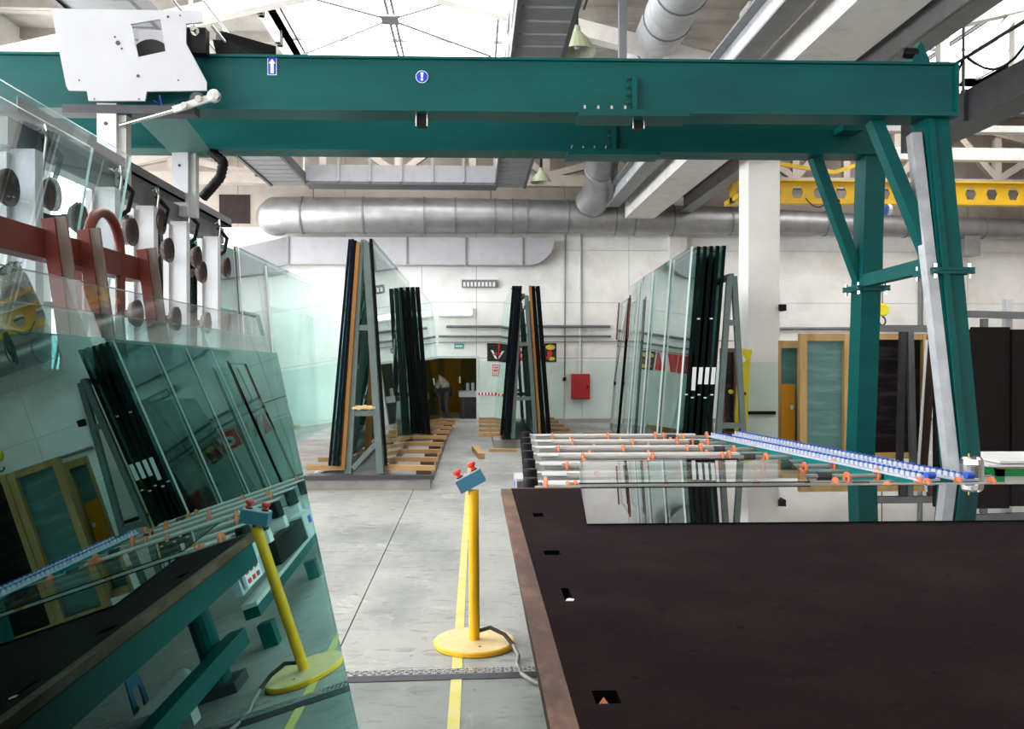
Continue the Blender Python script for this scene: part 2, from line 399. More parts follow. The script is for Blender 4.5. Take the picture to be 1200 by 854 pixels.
for k, (a, b) in enumerate([(-6.2, -2), (-1.2, 3), (3.8, 8), (8.8, 13), (13.8, 18), (18.6, 21.4)]):
    win = struct(MB().box(XL-.2, XL-.05, a, a+.07, 1.2, 6.6).box(XL-.2, XL-.05, b-.07, b, 1.2, 6.6).box(XL-.2, XL-.05, a, b, 1.2, 1.28).box(XL-.2, XL-.05, a, b, 6.52, 6.6).build('window_%d' % (k+1), 'whitesteel'))
    for i in (2,): box(XL-.16, XL-.09, a+(b-a)*i/4-.02, a+(b-a)*i/4+.02, 1.28, 6.52).build('mullion', 'whitesteel', win)
    for j in (2,): box(XL-.15, XL-.10, a+.07, b-.07, 1.28+5.24*j/4-.025, 1.28+5.24*j/4+.025).build('glazing_bar', 'whitesteel', win)
    for i in range(4):
        for j in range(4):
            box(XL-.19, XL-.17, a+(b-a)*i/4+.02, a+(b-a)*(i+1)/4-.02, 1.3+5.2*j/4, 1.3+5.2*(j+1)/4).build('pane', 'winglow', win)
struct(box(XR, XR+.3, Y0, Y1, 0, ZC+.6).build('wall_right', 'wallgrey'))
wb_ = struct(MB().box(XL-.3, XR+.3, Y0-.3, Y0, 0, 2.6).box(XL-.3, XR+.3, Y0-.3, Y0, 7.0, ZC+.6).build('wall_back', 'wallgrey'))
bx0 = XL
for k in range(5):  # rear windows, out of view, added to light camera-facing surfaces
    a, b = -8.2+4.7*k, -8.2+4.7*k+3.9
    box(bx0, a, Y0-.3, Y0, 2.6, 7.0).build('pier', 'wallgrey', wb_); bx0 = b
    win = struct(MB().box(a, a+.07, Y0-.2, Y0-.05, 2.6, 7.0).box(b-.07, b, Y0-.2, Y0-.05, 2.6, 7.0).box(a, b, Y0-.2, Y0-.05, 2.6, 2.68).box(a, b, Y0-.2, Y0-.05, 6.92, 7.0).build('window_%d' % (11+k), 'whitesteel'))
    box((a+b)/2-.03, (a+b)/2+.03, Y0-.17, Y0-.08, 2.68, 6.92).build('mullion', 'whitesteel', win)
    for j in range(2):
        for i in range(2): box(a+.02+(b-a)/2*i, a+(b-a)/2*(i+1)-.02, Y0-.19, Y0-.17, 2.64+2.16*j, 2.62+2.16*(j+1)).build('pane', 'rear_fill', win)
box(bx0, XR, Y0-.3, Y0, 2.6, 7.0).build('pier', 'wallgrey', wb_)
YS = 4.5        # where the roof lights begin
# roof of ribbed concrete panels with two long roof lights
ce = struct(MB().box(-3.9, .6, Y0, YS, 8.3, 8.5).box(8.2, 12.4, Y0, YS, 8.3, 8.5).box(XL-.3, -3.9, Y0, Y1+.3, 8.3, 8.5).box(.6, 8.2, Y0, Y1+.3, 8.3, 8.5).box(12.4, XR+.3, Y0, Y1+.3, 8.3, 8.5).box(-3.9, .6, 20.2, Y1+.3, 8.3, 8.5).box(8.2, 12.4, 20.4, Y1+.3, 8.3, 8.5).build('ceiling', 'ceil'))
yy = Y0
while yy < Y1-.5:
    for a, b in ((XL, -3.9), (.6, 8.2), (12.4, XR))+(((-3.9, .6), (8.2, 12.4)) if yy+1.5 < YS else ()):
        m = MB().box(a, b, yy+.01, yy+1.49, 8.2, 8.3).box(a, b, yy+.01, yy+.14, 8.0, 8.2).box(a, b, yy+1.36, yy+1.49, 8.0, 8.2)
        m.build('roof_panel', 'ceil', ce)
    yy += 1.5
for k, (a, b, ye) in enumerate(((-3.9, .6, 20.2), (8.2, 12.4, 20.4))):
    r = struct(MB().box(a-.1, a, YS, ye, 8.0, 8.75).box(b, b+.1, YS, ye, 8.0, 8.75).box(a, b, ye, ye+.1, 8.0, 8.75).box(a, b, YS, YS+.1, 8.0, 8.75).build('window_%d' % (7+k), 'conc'))
    mid = (a+b)/2
    for s_ in (-1, 1):
        box(mid+s_*.06-.025, mid+s_*.06+.025, YS, ye, 8.45, 8.55).build('mullion', 'grey', r)
    for x_ in (a+.12, b-.12): box(x_-.025, x_+.025, YS, ye, 8.46, 8.55).build('mullion', 'grey', r)
    y = YS
    while y < ye-.2:
        y2 = min(y+2.35, ye)
        box(a, b, y-.02, y+.02, 8.5, 8.56).build('glazing_bar', 'grey', r)
        box(a, mid-.005, y+.01, y2-.01, 8.6, 8.62).build('pane', 'skyglow', r)
        box(mid+.005, b, y+.01, y2-.01, 8.6, 8.62).build('pane', 'skyglow', r)
        y += 2.35
# wind bracing of thin rods below the middle roof light
br = thing('cross_bracing', 'thin dark rods crossing at a small square plate under the middle roof light', 'bracing', (-1.62, 16.0, 8.0))
pc = U(457, 23, 16.1)
box(pc.x-.16, pc.x+.16, pc.y-.2, pc.y+.2, pc.z-.02, pc.z+.02).build('plate', 'grey', br)
for q in ((362, -3, 15.1), (560, -8, 15.0), (345, 68, 17.9), (575, 66, 17.8)):
    MB().tube([pc, U(*q)], .022, 6).build('rod', 'grey', br)

# concrete trusses
def truss(Y, label, cm='conc'):
    t = thing('roof_truss', label, 'truss', (0, Y, 5.8))
    box(XL+.02, XR-.02, Y-.13, Y+.13, 5.8, 6.06).build('bottom_chord', cm, t)
    for pk in (-1.65, 10.3):
        lo, hi = (XL+.05, 5.3) if pk < 0 else (5.3, XR-.05)
        f = lambda x: 7.86-.24*abs(x-pk)
        for e in (lo, hi):
            MB().bar((e, Y, f(e)), (pk, Y, 7.86), .24, .26, up=(0, 0, 1)).build('top_chord', cm, t)
        n = 8
        X = [lo+(hi-lo)*i/n for i in range(n+1)]
        skip = lambda a, b: Y < 15 and max(a, b) > -5.6 and min(a, b) < 1.1
        for i in range(1, n):
            if skip(X[i], X[i]): continue
            MB().bar((X[i], Y, 6.06), (X[i], Y, f(X[i])-.1), .16, .16).build('web_post', cm, t)
        for i in range(n):
            if skip(X[i], X[i+1]): continue
            if i % 2 == 0: MB().bar((X[i], Y, 6.06), (X[i+1], Y, f(X[i+1])-.1), .15, .15, up=(0, 1, 0)).build('diagonal', cm, t)
            else: MB().bar((X[i], Y, f(X[i])-.1), (X[i+1], Y, 6.06), .15, .15, up=(0, 1, 0)).build('diagonal', cm, t)
truss(14.0, 'white concrete roof truss crossing above the teal gantry beam')
truss(20.6, 'white concrete roof truss nearest the far wall, behind the catwalk', 'wallgrey')
for y, z, lab in ((15.6, 5.86, 'narrow white tie beam seen right of the gantry, above the lower white beam'), (17.2, 5.72, 'broad white tie beam just below the gantry underside, spanning the hall')):
    tag(box(XL+.02, XR-.02, y-.1, y+.1, z, z+(.12 if y < 16 else .25)).build('tie_beam', 'whitesteel'), lab, 'beam')

# crane rails and girders running away from the camera
def run(name, lab, cat, k_, z, w_, h_, m_, y0=5, y1=21.5, flange=None):
    X = k_*(z-EYE)
    t = thing(name, lab, cat, (X, (y0+y1)/2, z))
    if flange:
        box(X-.02, X+.02, y0, y1, z, z+h_).build('web', m_, t)
        box(X-w_/2, X+w_/2, y0, y1, z-.03, z).build('flange', flange, t)
        box(X-w_/2, X+w_/2, y0, y1, z+h_, z+h_+.03).build('flange', flange, t)
    else:
        MB().box(X-w_/2, X+w_/2, y0, y1, z, z+h_).build('girder', m_, t)
    return t
run('crane_rail', 'light steel I-beam rail running to the wall left of the concrete girder', 'rail', .90, 5.3, .3, .36, 'galv', flange='grey', y1=20.3)
X_ = 1.17*(5.1-EYE)
tag(box(X_-.36, X_+.36, 5, 20.9, 5.1, 5.70).build('concrete_girder', 'conc'), 'thick white concrete girder running overhead toward the far wall', 'girder')
run('crane_rail', 'grey steel rail on the right of the white concrete girder', 'rail', 1.42, 5.3, .3, .36, 'grey', flange='grey', y1=21.0)
# dark crane walkway on the right with railing
X_ = 1.86*3.75
cw = thing('crane_walkway', 'dark steel walkway girder with handrails at upper right before bright roof light', 'walkway', (X_, 10, 5.0))
box(X_, X_+.5, 6, 13.7, 5.0, 5.45).build('girder', 'dgrey', cw)
for i in range(5): box(X_-.06, X_, 7.6+1.4*i, 7.68+1.4*i, 5.0, 5.45).build('stiffener', 'dgrey', cw)
for z in (5.95, 6.45): MB().tube([(X_+.05, 6, z), (X_+.05, 13.7, z)], .025, 6).build('handrail', 'dgrey', cw)
for i in range(6): MB().tube([(X_+.05, 6.2+1.45*i, 5.45), (X_+.05, 6.2+1.45*i, 6.45)], .022, 6).build('baluster', 'dgrey', cw)
for i in range(4):
    a, b = Vector((X_+.02, 6.5+1.8*i, 5.95)), Vector((X_+.02, 8.3+1.8*i, 5.95))
    MB().tube([a+(b-a)*s+Vector((0, 0, -.45*math.sin(math.pi*s))) for s in [j/8 for j in range(9)]], .018, 5).build('cable', 'black', cw)

# catwalk: two arms along the hall joined by a cross arm near the far wall
ca = thing('catwalk', 'grey steel maintenance catwalk with railings hung in front of the far wall', 'catwalk', (-1.3, 19.3, 5.55))
for a, b, y0 in ((-4.6, -3.75, 6), (.5, 1.15, 6)):
    for x_ in (a, b): box(x_-.03, x_+.03, y0, 19.6, 5.55, 5.75).build('side_beam', 'dgrey', ca)
    y = y0
    while y < 19.5:
        box(a, b, y, y+.34, 5.58, 5.62).build('deck_plate', 'grey', ca); y += .4
for k, (x_) in enumerate((-3.75, .5)):
    for z in (6.1, 6.6): MB().tube([(x_, 6, z), (x_, 19.2, z)], .02, 6).build('handrail', 'whitesteel', ca)
    for i in range(9): box(x_-.02, x_+.02, 7+1.5*i-.02, 7+1.5*i+.02, 5.75, 6.6).build('baluster', 'whitesteel', ca)
box(-3.75, .5, 19.1, 19.14, 5.58, 5.95).build('kick_plate', 'palegrey', ca)
box(-3.75, .5, 19.1, 19.7, 5.52, 5.58).build('deck', 'dgrey', ca)
for i in range(7):
    x = -3.7+4.15*i/6; box(x-.025, x+.025, 19.06, 19.1, 5.58, 6.55).build('baluster', 'palegrey', ca)
for z in (6.2, 6.53): MB().tube([(-3.75, 19.08, z), (.5, 19.08, z)], .022, 6).build('handrail', 'whitesteel', ca)

# ============================================================ DUCTS AND WALL FITTINGS
dm = thing('round_duct', 'long round zinc ventilation duct running along the far wall', 'duct', (3, 21.35, 4.7))
def PW(px, py, Y=21.35): return U(px, py, Y)
pts = [Vector((-5.03, 22.0, 5.2)), Vector((-5.03, 21.75, 5.21)), Vector((-4.93, 21.5, 5.22)), PW(335, 252, 21.35), PW(500, 252.5), PW(665, 254), PW(742, 257), PW(870, 259), PW(1000, 263.5), PW(1250, 270)]
rr = [.44, .45, .45, .445, .44, .41, .385, .345, .285, .25]
MB().tube(pts, rr, 24).build('pipe', 'duct', dm)
for x in (355, 427, 498, 534, 580, 600, 617, 665, 720, 742, 787, 855, 966, 1060, 1150):
    f = [p for p in (312, 309, 315, 335, 500, 665, 742, 870, 1000, 1250)]
    xs_ = [335, 500, 665, 742, 870, 1000, 1250]; yc = [252, 252.5, 254, 257, 259, 263.5, 270]; rc = rr[3:]
    for i in range(6):
        if xs_[i] <= x <= xs_[i+1]:
            t = (x-xs_[i])/(xs_[i+1]-xs_[i]); c = PW(x, yc[i]+(yc[i+1]-yc[i])*t); r_ = rc[i]+(rc[i+1]-rc[i])*t
    MB().lathe(c-Vector((.02, 0, 0)), (1, 0, 0), [(r_-.01, 0), (r_+.02, 0), (r_+.02, .045), (r_-.01, .045)], 24).build('joint_ring', 'grey', dm)
MB().tube([PW(712, 168, 18.6), PW(704, 196, 19.4)], [.37, .37], 20).build('branch', 'duct', dm)
MB().tube([PW(704, 196, 19.4), PW(708, 215, 20.2), PW(692, 238, 20.95)], [.38, .39, .40], 20).build('branch', 'duct', dm)
box(6.9+.5, 7.3+.5, 21.2, 21.5, 3.9, 4.9)
c = PW(1136, 275)
box(c.x-.2, c.x+.2, 21.2, 21.6, c.z-.55, c.z).build('outlet_box', 'duct', dm)
ov = thing('overhead_duct', 'round grey duct descending from the roof above the gantry beam', 'duct', (3, 12, 6.5))
MB().tube([U(815, -45, 11.2), U(760, 66, 15.0), U(712, 168, 18.6)], [.38, .38, .375], 22).build('pipe', 'galv', ov)
for t in (.22, .5, .8):
    a, b = U(815, -45, 11.2), U(760, 66, 15.0); p = a+(b-a)*t
    MB().lathe(p, b-a, [(.38, 0), (.395, 0), (.395, .04), (.38, .04)], 22).build('joint_ring', 'grey', ov)
# flat rectangular duct under it with a rounded end
fd = thing('flat_duct', 'flat rectangular zinc duct with rounded end below the round duct', 'duct', (-2, 21.7, 4.0))
a = U(650, 312, 21.6); 
zt, zb = U(556, 279, 21.6).z, U(556, 310.5, 21.6).z
xr, xl = U(650, 300, 21.6).x, U(337, 300, 21.6).x
R_ = zt-zb
poly = [(xl, zb), (xr-R_, zb)]+[(xr-R_+R_*math.sin(t*math.pi/16), zt-R_*math.cos(t*math.pi/16)) for t in range(1, 9)]+[(xl, zt)]
MB().prism(poly, (0, 21.95, 0), (1, 0, 0), (0, 0, 1), .4).build('duct_body', 'flatduct', fd)
MB().quad([U(266, 293, 21.2), U(266, 328, 21.2), (xl, 21.55, zb), (xl, 21.55, zt)], .3).build('duct_bend', ['flatduct', 'flatduct'], fd)
for px in (338, 477, 546, 613):
    x = U(px, 300, 21.55).x; box(x-.02, x+.02, 21.52, 21.56, zb-.02, zt+.02).build('joint_strip', 'grey', fd)
def onwall(px, py, py2, px2, d0=.02, d1=.06, Y=YW-.02):
    p, q = U(px, py, Y), U(px2, py2, Y)
    return MB().box(min(p.x, q.x), max(p.x, q.x), Y-d1, Y-d0+.02, min(p.z, q.z), max(p.z, q.z))
tag(onwall(257, 228, 262, 293, .0, .02).build('wall_opening', 'hole_shade'), 'dark square opening in the far wall left of the round duct', 'opening')  # flat dark plate for a hole; its inner shade is in the colour
g = thing('wall_grille', 'small grey slatted heater grille high on the far wall', 'grille', U(562, 337, 21.9))
onwall(541, 328, 337, 583, 0, .1).build('case', 'grey', g)
for i in range(9): onwall(543+4.3*i, 331, 336, 545.5+4.3*i, .1, .13).build('slat', 'alu', g)
lf = thing('wall_light', 'white fluorescent light fitting on the far wall above the conduits', 'light', U(535, 371, 21.9))
onwall(514, 361, 371, 555, 0, .06).build('case', 'white', lf)
onwall(516, 363, 369, 553, .06, .1).build('tube', 'tube', lf)
for (px, px2, py, r_, lab) in ((523, 715, 382.5, .035, 'upper grey conduit along the far wall, right of the light fitting'), (514, 716, 394, .03, 'lower grey conduit along the far wall, under the upper one'), (884, 1110, 385, .04, 'long dark conduit along the far wall above the wooden crates')):
    tag(MB().tube([U(px, py, 21.9), U(px2, py, 21.9)], r_, 8).build('wall_conduit', 'grey'), lab, 'conduit')
tag(MB().tube([U(514, 401, 21.93), U(880, 399, 21.93)], .012, 5).build('wall_cable', 'cable'), 'thin cable stretched along the far wall below the conduits', 'cable')
tag(MB().tube([U(680, 275, 21.92), U(680, 440, 21.92)], .03, 6).build('riser_conduit', 'whitesteel'), 'pale vertical conduit running down to the red box', 'conduit')
tag(MB().tube([U(663, 275, 21.92), U(662, 442, 21.92)], .014, 6).build('riser_conduit', 'grey'), 'thin vertical cable ending in a small switch left of red box', 'conduit')
tag(MB().tube([U(1079, 290, 21.9), U(1079, 384, 21.9)], .06, 8).build('riser_pipe', 'grey'), 'grey vertical pipe on the wall seen between the gantry legs', 'pipe')
tag(onwall(659.5, 442, 446, 663, 0, .06).build('wall_switch', 'black'), 'small dark switch on the wall left of the red box', 'switch')
fb = thing('fire_box', 'red metal fire hose box on the pale green wall', 'box', U(680, 467, 21.8))
onwall(669, 438, 467, 690, 0, .22).build('case', 'firered', fb)
onwall(670, 439.5, 465.5, 689, .22, .24).build('door', 'firered', fb)
onwall(686, 451, 455, 687.5, .24, .26).build('handle', 'black', fb)
# posters and notices
def poster(lab, cat, px, py, px2, py2, m_, shapes):
    t = thing('wall_'+cat, lab, cat, U(px, py2, 21.95))
    onwall(px, py, py2, px2, 0, .015).build('sheet', m_, t)
    p, q = U(px, py2, 21.95), U(px2, py, 21.95)
    for k, (poly, mm) in enumerate(shapes):
        MB().prism([(a*(q.x-p.x), b*(q.z-p.z)) for a, b in poly], (p.x, YW-.035-.004*k, p.z), (1, 0, 0), (0, 0, 1), .004).build('print', mm, t)
def ngon(cx, cy, rx, ry, n=14): return [(cx+rx*math.cos(2*math.pi*i/n), cy+ry*math.sin(2*math.pi*i/n)) for i in range(n)]
poster('black poster with a red band, left of the middle glass rack', 'poster', 571, 402, 592, 423, 'ink', [([(.62, 0), (.95, 0), (.95, 1), (.62, 1)], 'signred'), ([(.2, .62), (.32, .6), (.5, .25), (.56, .1), (.42, .16), (.3, .42)], 'paper'), ([(.34, .4), (.52, .5), (.56, .36), (.42, .3)], 'signred')])
poster('red poster with a white disc, hidden behind the middle glass rack', 'poster', 593, 402, 614, 423, 'signred', [(ngon(.5, .45, .28, .28), 'paper'), (ngon(.5, .45, .12, .12), 'ink')])
poster('red and white poster, partly behind the right pack of the middle rack', 'poster', 615, 402, 636, 423, 'signred', [([(.3, 0), (.55, 0), (.9, 1), (.6, 1)], 'paper')])
poster('dark poster with yellow and red shapes, right of the middle glass rack', 'poster', 638, 402, 652, 424, 'ink', [(ngon(.5, .78, .4, .14), 'signyel'), (ngon(.45, .45, .22, .16), 'signred'), (ngon(.6, .17, .3, .1), 'signyel'), (ngon(.3, .22, .14, .1), 'signred')])
poster('white notice with red border beneath the black poster', 'notice', 577, 427, 588, 440, 'paper', [([(0, 0), (1, 0), (1, .06), (0, .06)], 'signred'), ([(0, .94), (1, .94), (1, 1), (0, 1)], 'signred'), ([(0, 0), (.07, 0), (.07, 1), (0, 1)], 'signred'), ([(.93, 0), (1, 0), (1, 1), (.93, 1)], 'signred'), ([(.5, .34), (.9, .34), (.9, .56), (.5, .56)], 'signred'), ([(.16, .36), (.42, .36), (.42, .52), (.16, .52)], 'signred'), ([(.16, .7), (.84, .7), (.84, .76), (.16, .76)], 'signred'), ([(.16, .82), (.84, .82), (.84, .86), (.16, .86)], 'signred'), ([(.2, .18), (.8, .18), (.8, .23), (.2, .23)], 'signred')])
poster('small teal exit sign with white marks above the doorway', 'sign', 532.5, 402.5, 408, 543.5, 'signteal', []) if 0 else None
t = thing('wall_sign', 'small teal sign with white marks above the doorway', 'sign', U(538, 408, 21.95))
onwall(532.5, 402.5, 408.5, 543.5, 0, .02).build('plate', 'signteal', t)
for i in range(5): onwall(534+1.7*i, 404.3, 406.8, 535.1+1.7*i, .02, .025).build('print', 'paper', t)
t = thing('barrier_tape', 'red and white striped tape on the wall right of the doorway', 'tape', U(574, 463, 21.95))
for i in range(14): onwall(560.5+1.9*i, 459.8, 463, 562.4+1.9*i, 0, .012).build('stripe', 'signred' if i % 2 == 0 else 'paper', t)

# doorway into the back room
dr = struct(MB().box(-1.42, -1.35, YW-.06, YW+.3, 0, 1.66).box(.05, .12, YW-.03, YW+.3, 0, 1.66).box(-1.42, .12, YW-.03, YW+.3, 1.66, 1.72).build('door_1', 'whitesteel'))
rm = struct(MB().box(-2.6, -2.5, 22.3, 26.5, 0, 3).box(1.2, 1.3, 22.3, 26.5, 0, 3).box(-2.6, 1.3, 26.5, 26.6, 0, 3).box(-2.6, 1.3, 22.3, 26.6, 2.9, 3).build('wall_back_room', 'olive'))
struct(box(-2.5, 1.2, 22.0, 26.5, -.03, .0).build('floor_back_room', 'floor'))
d2 = struct(box(-.93, -.4, 26.4, 26.48, 0, 1.75).build('door_2', 'oldoor'))
box(-.47, -.43, 26.36, 26.4, .9, 1.1).build('handle', 'chrome', d2)
lp = thing('ceiling_lamp', 'warm lamp under the ceiling of the back room', 'lamp', (-.6, 24.5, 2.8))
box(-.9, -.3, 24.3, 24.7, 2.86, 2.9).build('case', 'white', lp)
box(-.85, -.35, 24.35, 24.65, 2.83, 2.86).build('diffuser', 'roomlamp', lp)
for x0, x1, lab in ((-.42, .3, 'white topped workbench on the right inside the doorway'), (-2.2, -1.0, 'white topped workbench on the left inside the doorway')):
    y0 = 22.9 if x0 > -1 else 23.5
    wb = thing('workbench', lab, 'workbench', ((x0+x1)/2, y0+.3, 0))
    box(x0, x1, y0, y0+.6, .62, .78).build('top', 'white', wb)
    box(x0+.05, x1-.05, y0+.08, y0+.55, .06, .62).build('cabinet', 'darkfilm', wb)
    for xx in (x0+.1, x1-.14): box(xx, xx+.05, y0+.05, y0+.1, 0, .62).build('leg', 'dgrey', wb)
for k, x in enumerate((-.12, .02)):
    tag(MB().lathe((x-.06, 23.1, .78), (0, 0, 1), [(0, 0), (.05, 0), (.05, .2), (.03, .22), (0, .22)], 12).build('white_bottle', 'white'), '%s white bottle on the right workbench in the doorway' % ('left' if k == 0 else 'right'), 'bottle')

# the bent person at the left workbench
def person():
    t = thing('person', 'person in a grey jacket and dark trousers bending over the left workbench', 'person', (-.72, 22.62, 0))
    bx, by = -.72, 22.62
    J = {'pelvis': ((bx, by, .84), .135), 'waist': ((bx-.08, by, 1.0), .13), 'chest': ((bx-.24, by, 1.14), .15), 'neckb': ((bx-.34, by, 1.2), .09),
         'shl': ((bx-.3, by-.17, 1.17), .07), 'ell': ((bx-.36, by-.2, .93), .05), 'hal': ((bx-.52, by-.1, .84), .04),
         'shr': ((bx-.3, by+.17, 1.17), .07), 'elr': ((bx-.38, by+.2, .93), .05), 'har': ((bx-.54, by+.1, .84), .04)}
    B = [('pelvis', 'waist'), ('waist', 'chest'), ('chest', 'neckb'), ('chest', 'shl'), ('shl', 'ell'), ('ell', 'hal'), ('chest', 'shr'), ('shr', 'elr'), ('elr', 'har')]
    def skin(name, J, B, mat_, root):
        me = bpy.data.meshes.new(name); ks = list(J)
        me.from_pydata([Vector(J[k][0])-Vector(t.location) for k in ks], [(ks.index(a), ks.index(b)) for a, b in B], [])
        me.materials.append(M[mat_])
        o = bpy.data.objects.new(name, me); COL.objects.link(o); o.parent = t; WM[o.name] = WM[t.name]
        md = o.modifiers.new('skin', 'SKIN'); me_sk = me.skin_vertices[0].data if me.skin_vertices else None
        if me_sk is None:
            bm = bmesh.new(); bm.from_mesh(me); bm.verts.layers.skin.verify(); bm.to_mesh(me); bm.free(); me_sk = me.skin_vertices[0].data
        for i, k in enumerate(ks):
            me_sk[i].radius = (J[k][1], J[k][1]); me_sk[i].use_root = (k == root)
        sb = o.modifiers.new('sub', 'SUBSURF'); sb.levels = 1; sb.render_levels = 2
        for p in me.polygons: p.use_smooth = True
        md.use_smooth_shade = True
        return o
    skin('jacket', J, B, 'jacket', 'pelvis')
    L_ = {'hip': ((bx, by, .84), .13), 'hl': ((bx, by-.1, .78), .1), 'kl': ((bx-.03, by-.11, .46), .07), 'al': ((bx+.02, by-.11, .09), .05), 'tl': ((bx-.14, by-.12, .05), .045),
          'hr': ((bx, by+.1, .78), .1), 'kr': ((bx-.05, by+.11, .46), .07), 'ar': ((bx, by+.11, .09), .05), 'tr': ((bx-.16, by+.12, .05), .045)}
    skin('trousers', L_, [('hip', 'hl'), ('hl', 'kl'), ('kl', 'al'), ('al', 'tl'), ('hip', 'hr'), ('hr', 'kr'), ('kr', 'ar'), ('ar', 'tr')], 'trousers', 'hip')
    def blob(name, c, r, m_, sc=(1, 1, 1)):
        bm = bmesh.new(); bmesh.ops.create_uvsphere(bm, u_segments=14, v_segments=10, radius=r)
        for v in bm.verts: v.co = Vector((v.co.x*sc[0], v.co.y*sc[1], v.co.z*sc[2]))+Vector(c)-Vector(t.location)
        me = bpy.data.meshes.new(name); bm.to_mesh(me); bm.free(); me.materials.append(M[m_])
        for p in me.polygons: p.use_smooth = True
        o = bpy.data.objects.new(name, me); COL.objects.link(o); o.parent = t; WM[o.name] = WM[t.name]; return o
    blob('head', (bx-.46, by, 1.25), .1, 'skin', (1.1, .8, 1)); blob('hair', (bx-.44, by, 1.275), .103, 'hair', (1.1, .84, .95))
    for s_ in (-1, 1):
        hand = MB()
        hx, hy = bx-.56, by+s_*.1
        hand.obox((hx-.03, hy, .83), (.045, 0, -.01), (0, .04, 0), (.004, 0, .012))
        for f in range(4): hand.tube([(hx-.07, hy-.03+.02*f, .825), (hx-.115, hy-.03+.02*f, .81), (hx-.13, hy-.03+.02*f, .795)], [.009, .008, .006], 6)
        hand.tube([(hx-.03, hy-s_*.035, .825), (hx-.07, hy-s_*.06, .81)], [.01, .008], 6)
        hand.build('hand', 'skin', t)
person()

# hanging bell lamps
def bell(px, py, Y, r, lab):
    p = U(px, py, Y)
    t = thing('pendant_lamp', lab, 'lamp', p)
    MB().lathe(p, (0, 0, 1), [(r, 0), (r*.98, .04*r), (r*.84, .3*r), (r*.56, .72*r), (r*.28, 1.0*r), (r*.2, 1.08*r), (r*.17, 1.35*r), (0, 1.4*r)], 20).build('shade', 'lampgreen', t)
    MB().lathe(p, (0, 0, 1), [(0, .7*r), (r*.18, .62*r), (r*.2, .4*r), (r*.12, .22*r), (0, .18*r)], 12).build('bulb', 'white', t)
    MB().tube([p+Vector((0, 0, 1.35*r)), p+Vector((0, 0, 1.35*r+.5))], .025, 6).build('stem', 'black', t)
    MB().tube([p+Vector((-.1, 0, 1.35*r+.48)), p+Vector((.18, 0, 1.35*r+.48)), p+Vector((.18, .6, 1.35*r+.5))], .02, 6).build('bracket', 'black', t)
bell(676, 62, 12.5, .29, 'large pale green bell lamp hanging just above the gantry beam')
bell(634, 214, 19.0, .24, 'small green bell lamp below the gantry, right end of the catwalk')
bell(309, 206, 19.0, .2, 'small green bell lamp below the gantry at the left end of the catwalk')

# yellow overhead crane with blue hoist
cr = thing('overhead_crane', 'yellow overhead crane beam with a row of hexagonal holes', 'crane', (8.4, 18, 4.9))
YC = 18.0
zt, zb = 5.42, 4.98
x0, x1 = U(870, 220, YC).x, 14.6
web = MB(); p = .475; n = int((x1-x0)/p)
for i in range(n):
    xa, xb, cx, cz = x0+i*p, x0+(i+1)*p, x0+(i+.5)*p, (zt+zb)/2
    a, b, c_ = .13, .075, .125
    web.prism([(xa, zb), (xb, zb), (xb, zt), (xa, zt)], (0, YC+.015, 0), (1, 0, 0), (0, 0, 1), .03, holes=[[(cx-a, cz), (cx-b, cz+c_), (cx+b, cz+c_), (cx+a, cz), (cx+b, cz-c_), (cx-b, cz-c_)]])
web.build('web', 'craneyel', cr)
box(x0, x1, YC-.1, YC+.1, zt, zt+.03).build('flange', 'craneyel', cr)
box(x0, x1, YC-.1, YC+.1, zb-.03, zb).build('flange', 'craneyel', cr)
q = U(862, 215, YC)
MB().box(q.x-.1, q.x+.18, YC-.5, YC+.5, zb, zb+.1).box(q.x-.1, q.x-.02, YC-.1, YC+.1, zb, zt+.15).build('end_truck', 'craneyel', cr)
MB().bar((q.x-.05, YC, zb+.1), (q.x+.25, YC, zt+.55), .05, .05).build('stay', 'craneyel', cr)
MB().bar(U(914, 192, YC), U(978, 202, YC), .06, .08).build('stay', 'craneyel', cr)
MB().bar(U(978, 202, YC), U(1004, 193, YC), .06, .08).build('stay', 'craneyel', cr)
hs = thing('hoist', 'bright blue hoist motor hanging under the yellow crane beam', 'hoist', U(1026, 253, YC-.1))
a_, b_ = U(1006, 246, YC-.1), U(1040, 246, YC-.1)
MB().lathe(a_, b_-a_, [(0, 0), (.1, 0), (.12, .03), (.12, .5), (.1, .56), (0, .6)], 14).build('motor', 'royal', hs)
box(a_.x+.2, a_.x+.42, YC-.22, YC+.02, a_.z-.15, 4.95).build('housing', 'royal', hs)
MB().lathe(b_-Vector((.02, 0, 0)), b_-a_, [(0, 0), (.13, 0), (.12, .08), (0, .1)], 14).build('end_cap', 'palebl', hs)
hc = thing('hoist_cable', 'bundle of looped black cables hanging from the crane beam', 'cable', U(980, 278, YC-.15))
for i in range(7):
    c = U(977+i*1.3, 233, YC-.15); h_ = random.uniform(.45, .85); w_ = random.uniform(.03, .09)
    MB().tube([c+Vector((w_*math.sin(2*math.pi*s)*1.0, .02*i-.06, -h_*math.sin(math.pi*s))) for s in [k/12 for k in range(13)]], .012, 5).build('loop', 'black', hc)
c, d = U(944, 232, YC-.1), U(973, 232, YC-.1)
MB().tube([c+(d-c)*s+Vector((0, 0, -.2*math.sin(math.pi*s))) for s in [k/8 for k in range(9)]], .013, 5).build('swag', 'black', hc)
# main column
M['column'] = wall_paint('column_paint', .12)
co = struct(box(U(877, 400, 15).x, U(913.5, 400, 15).x, 15, 15.55, 0, 8).build('column', 'column'))
tag(box(U(903, 356, 15).x+.14, U(919, 356, 15).x+.02, 14.94, 15.2, U(0, 362, 15).z, U(0, 354, 15).z).build('wall_switch', 'black'), 'small dark switch on the right edge of white column', 'switch')

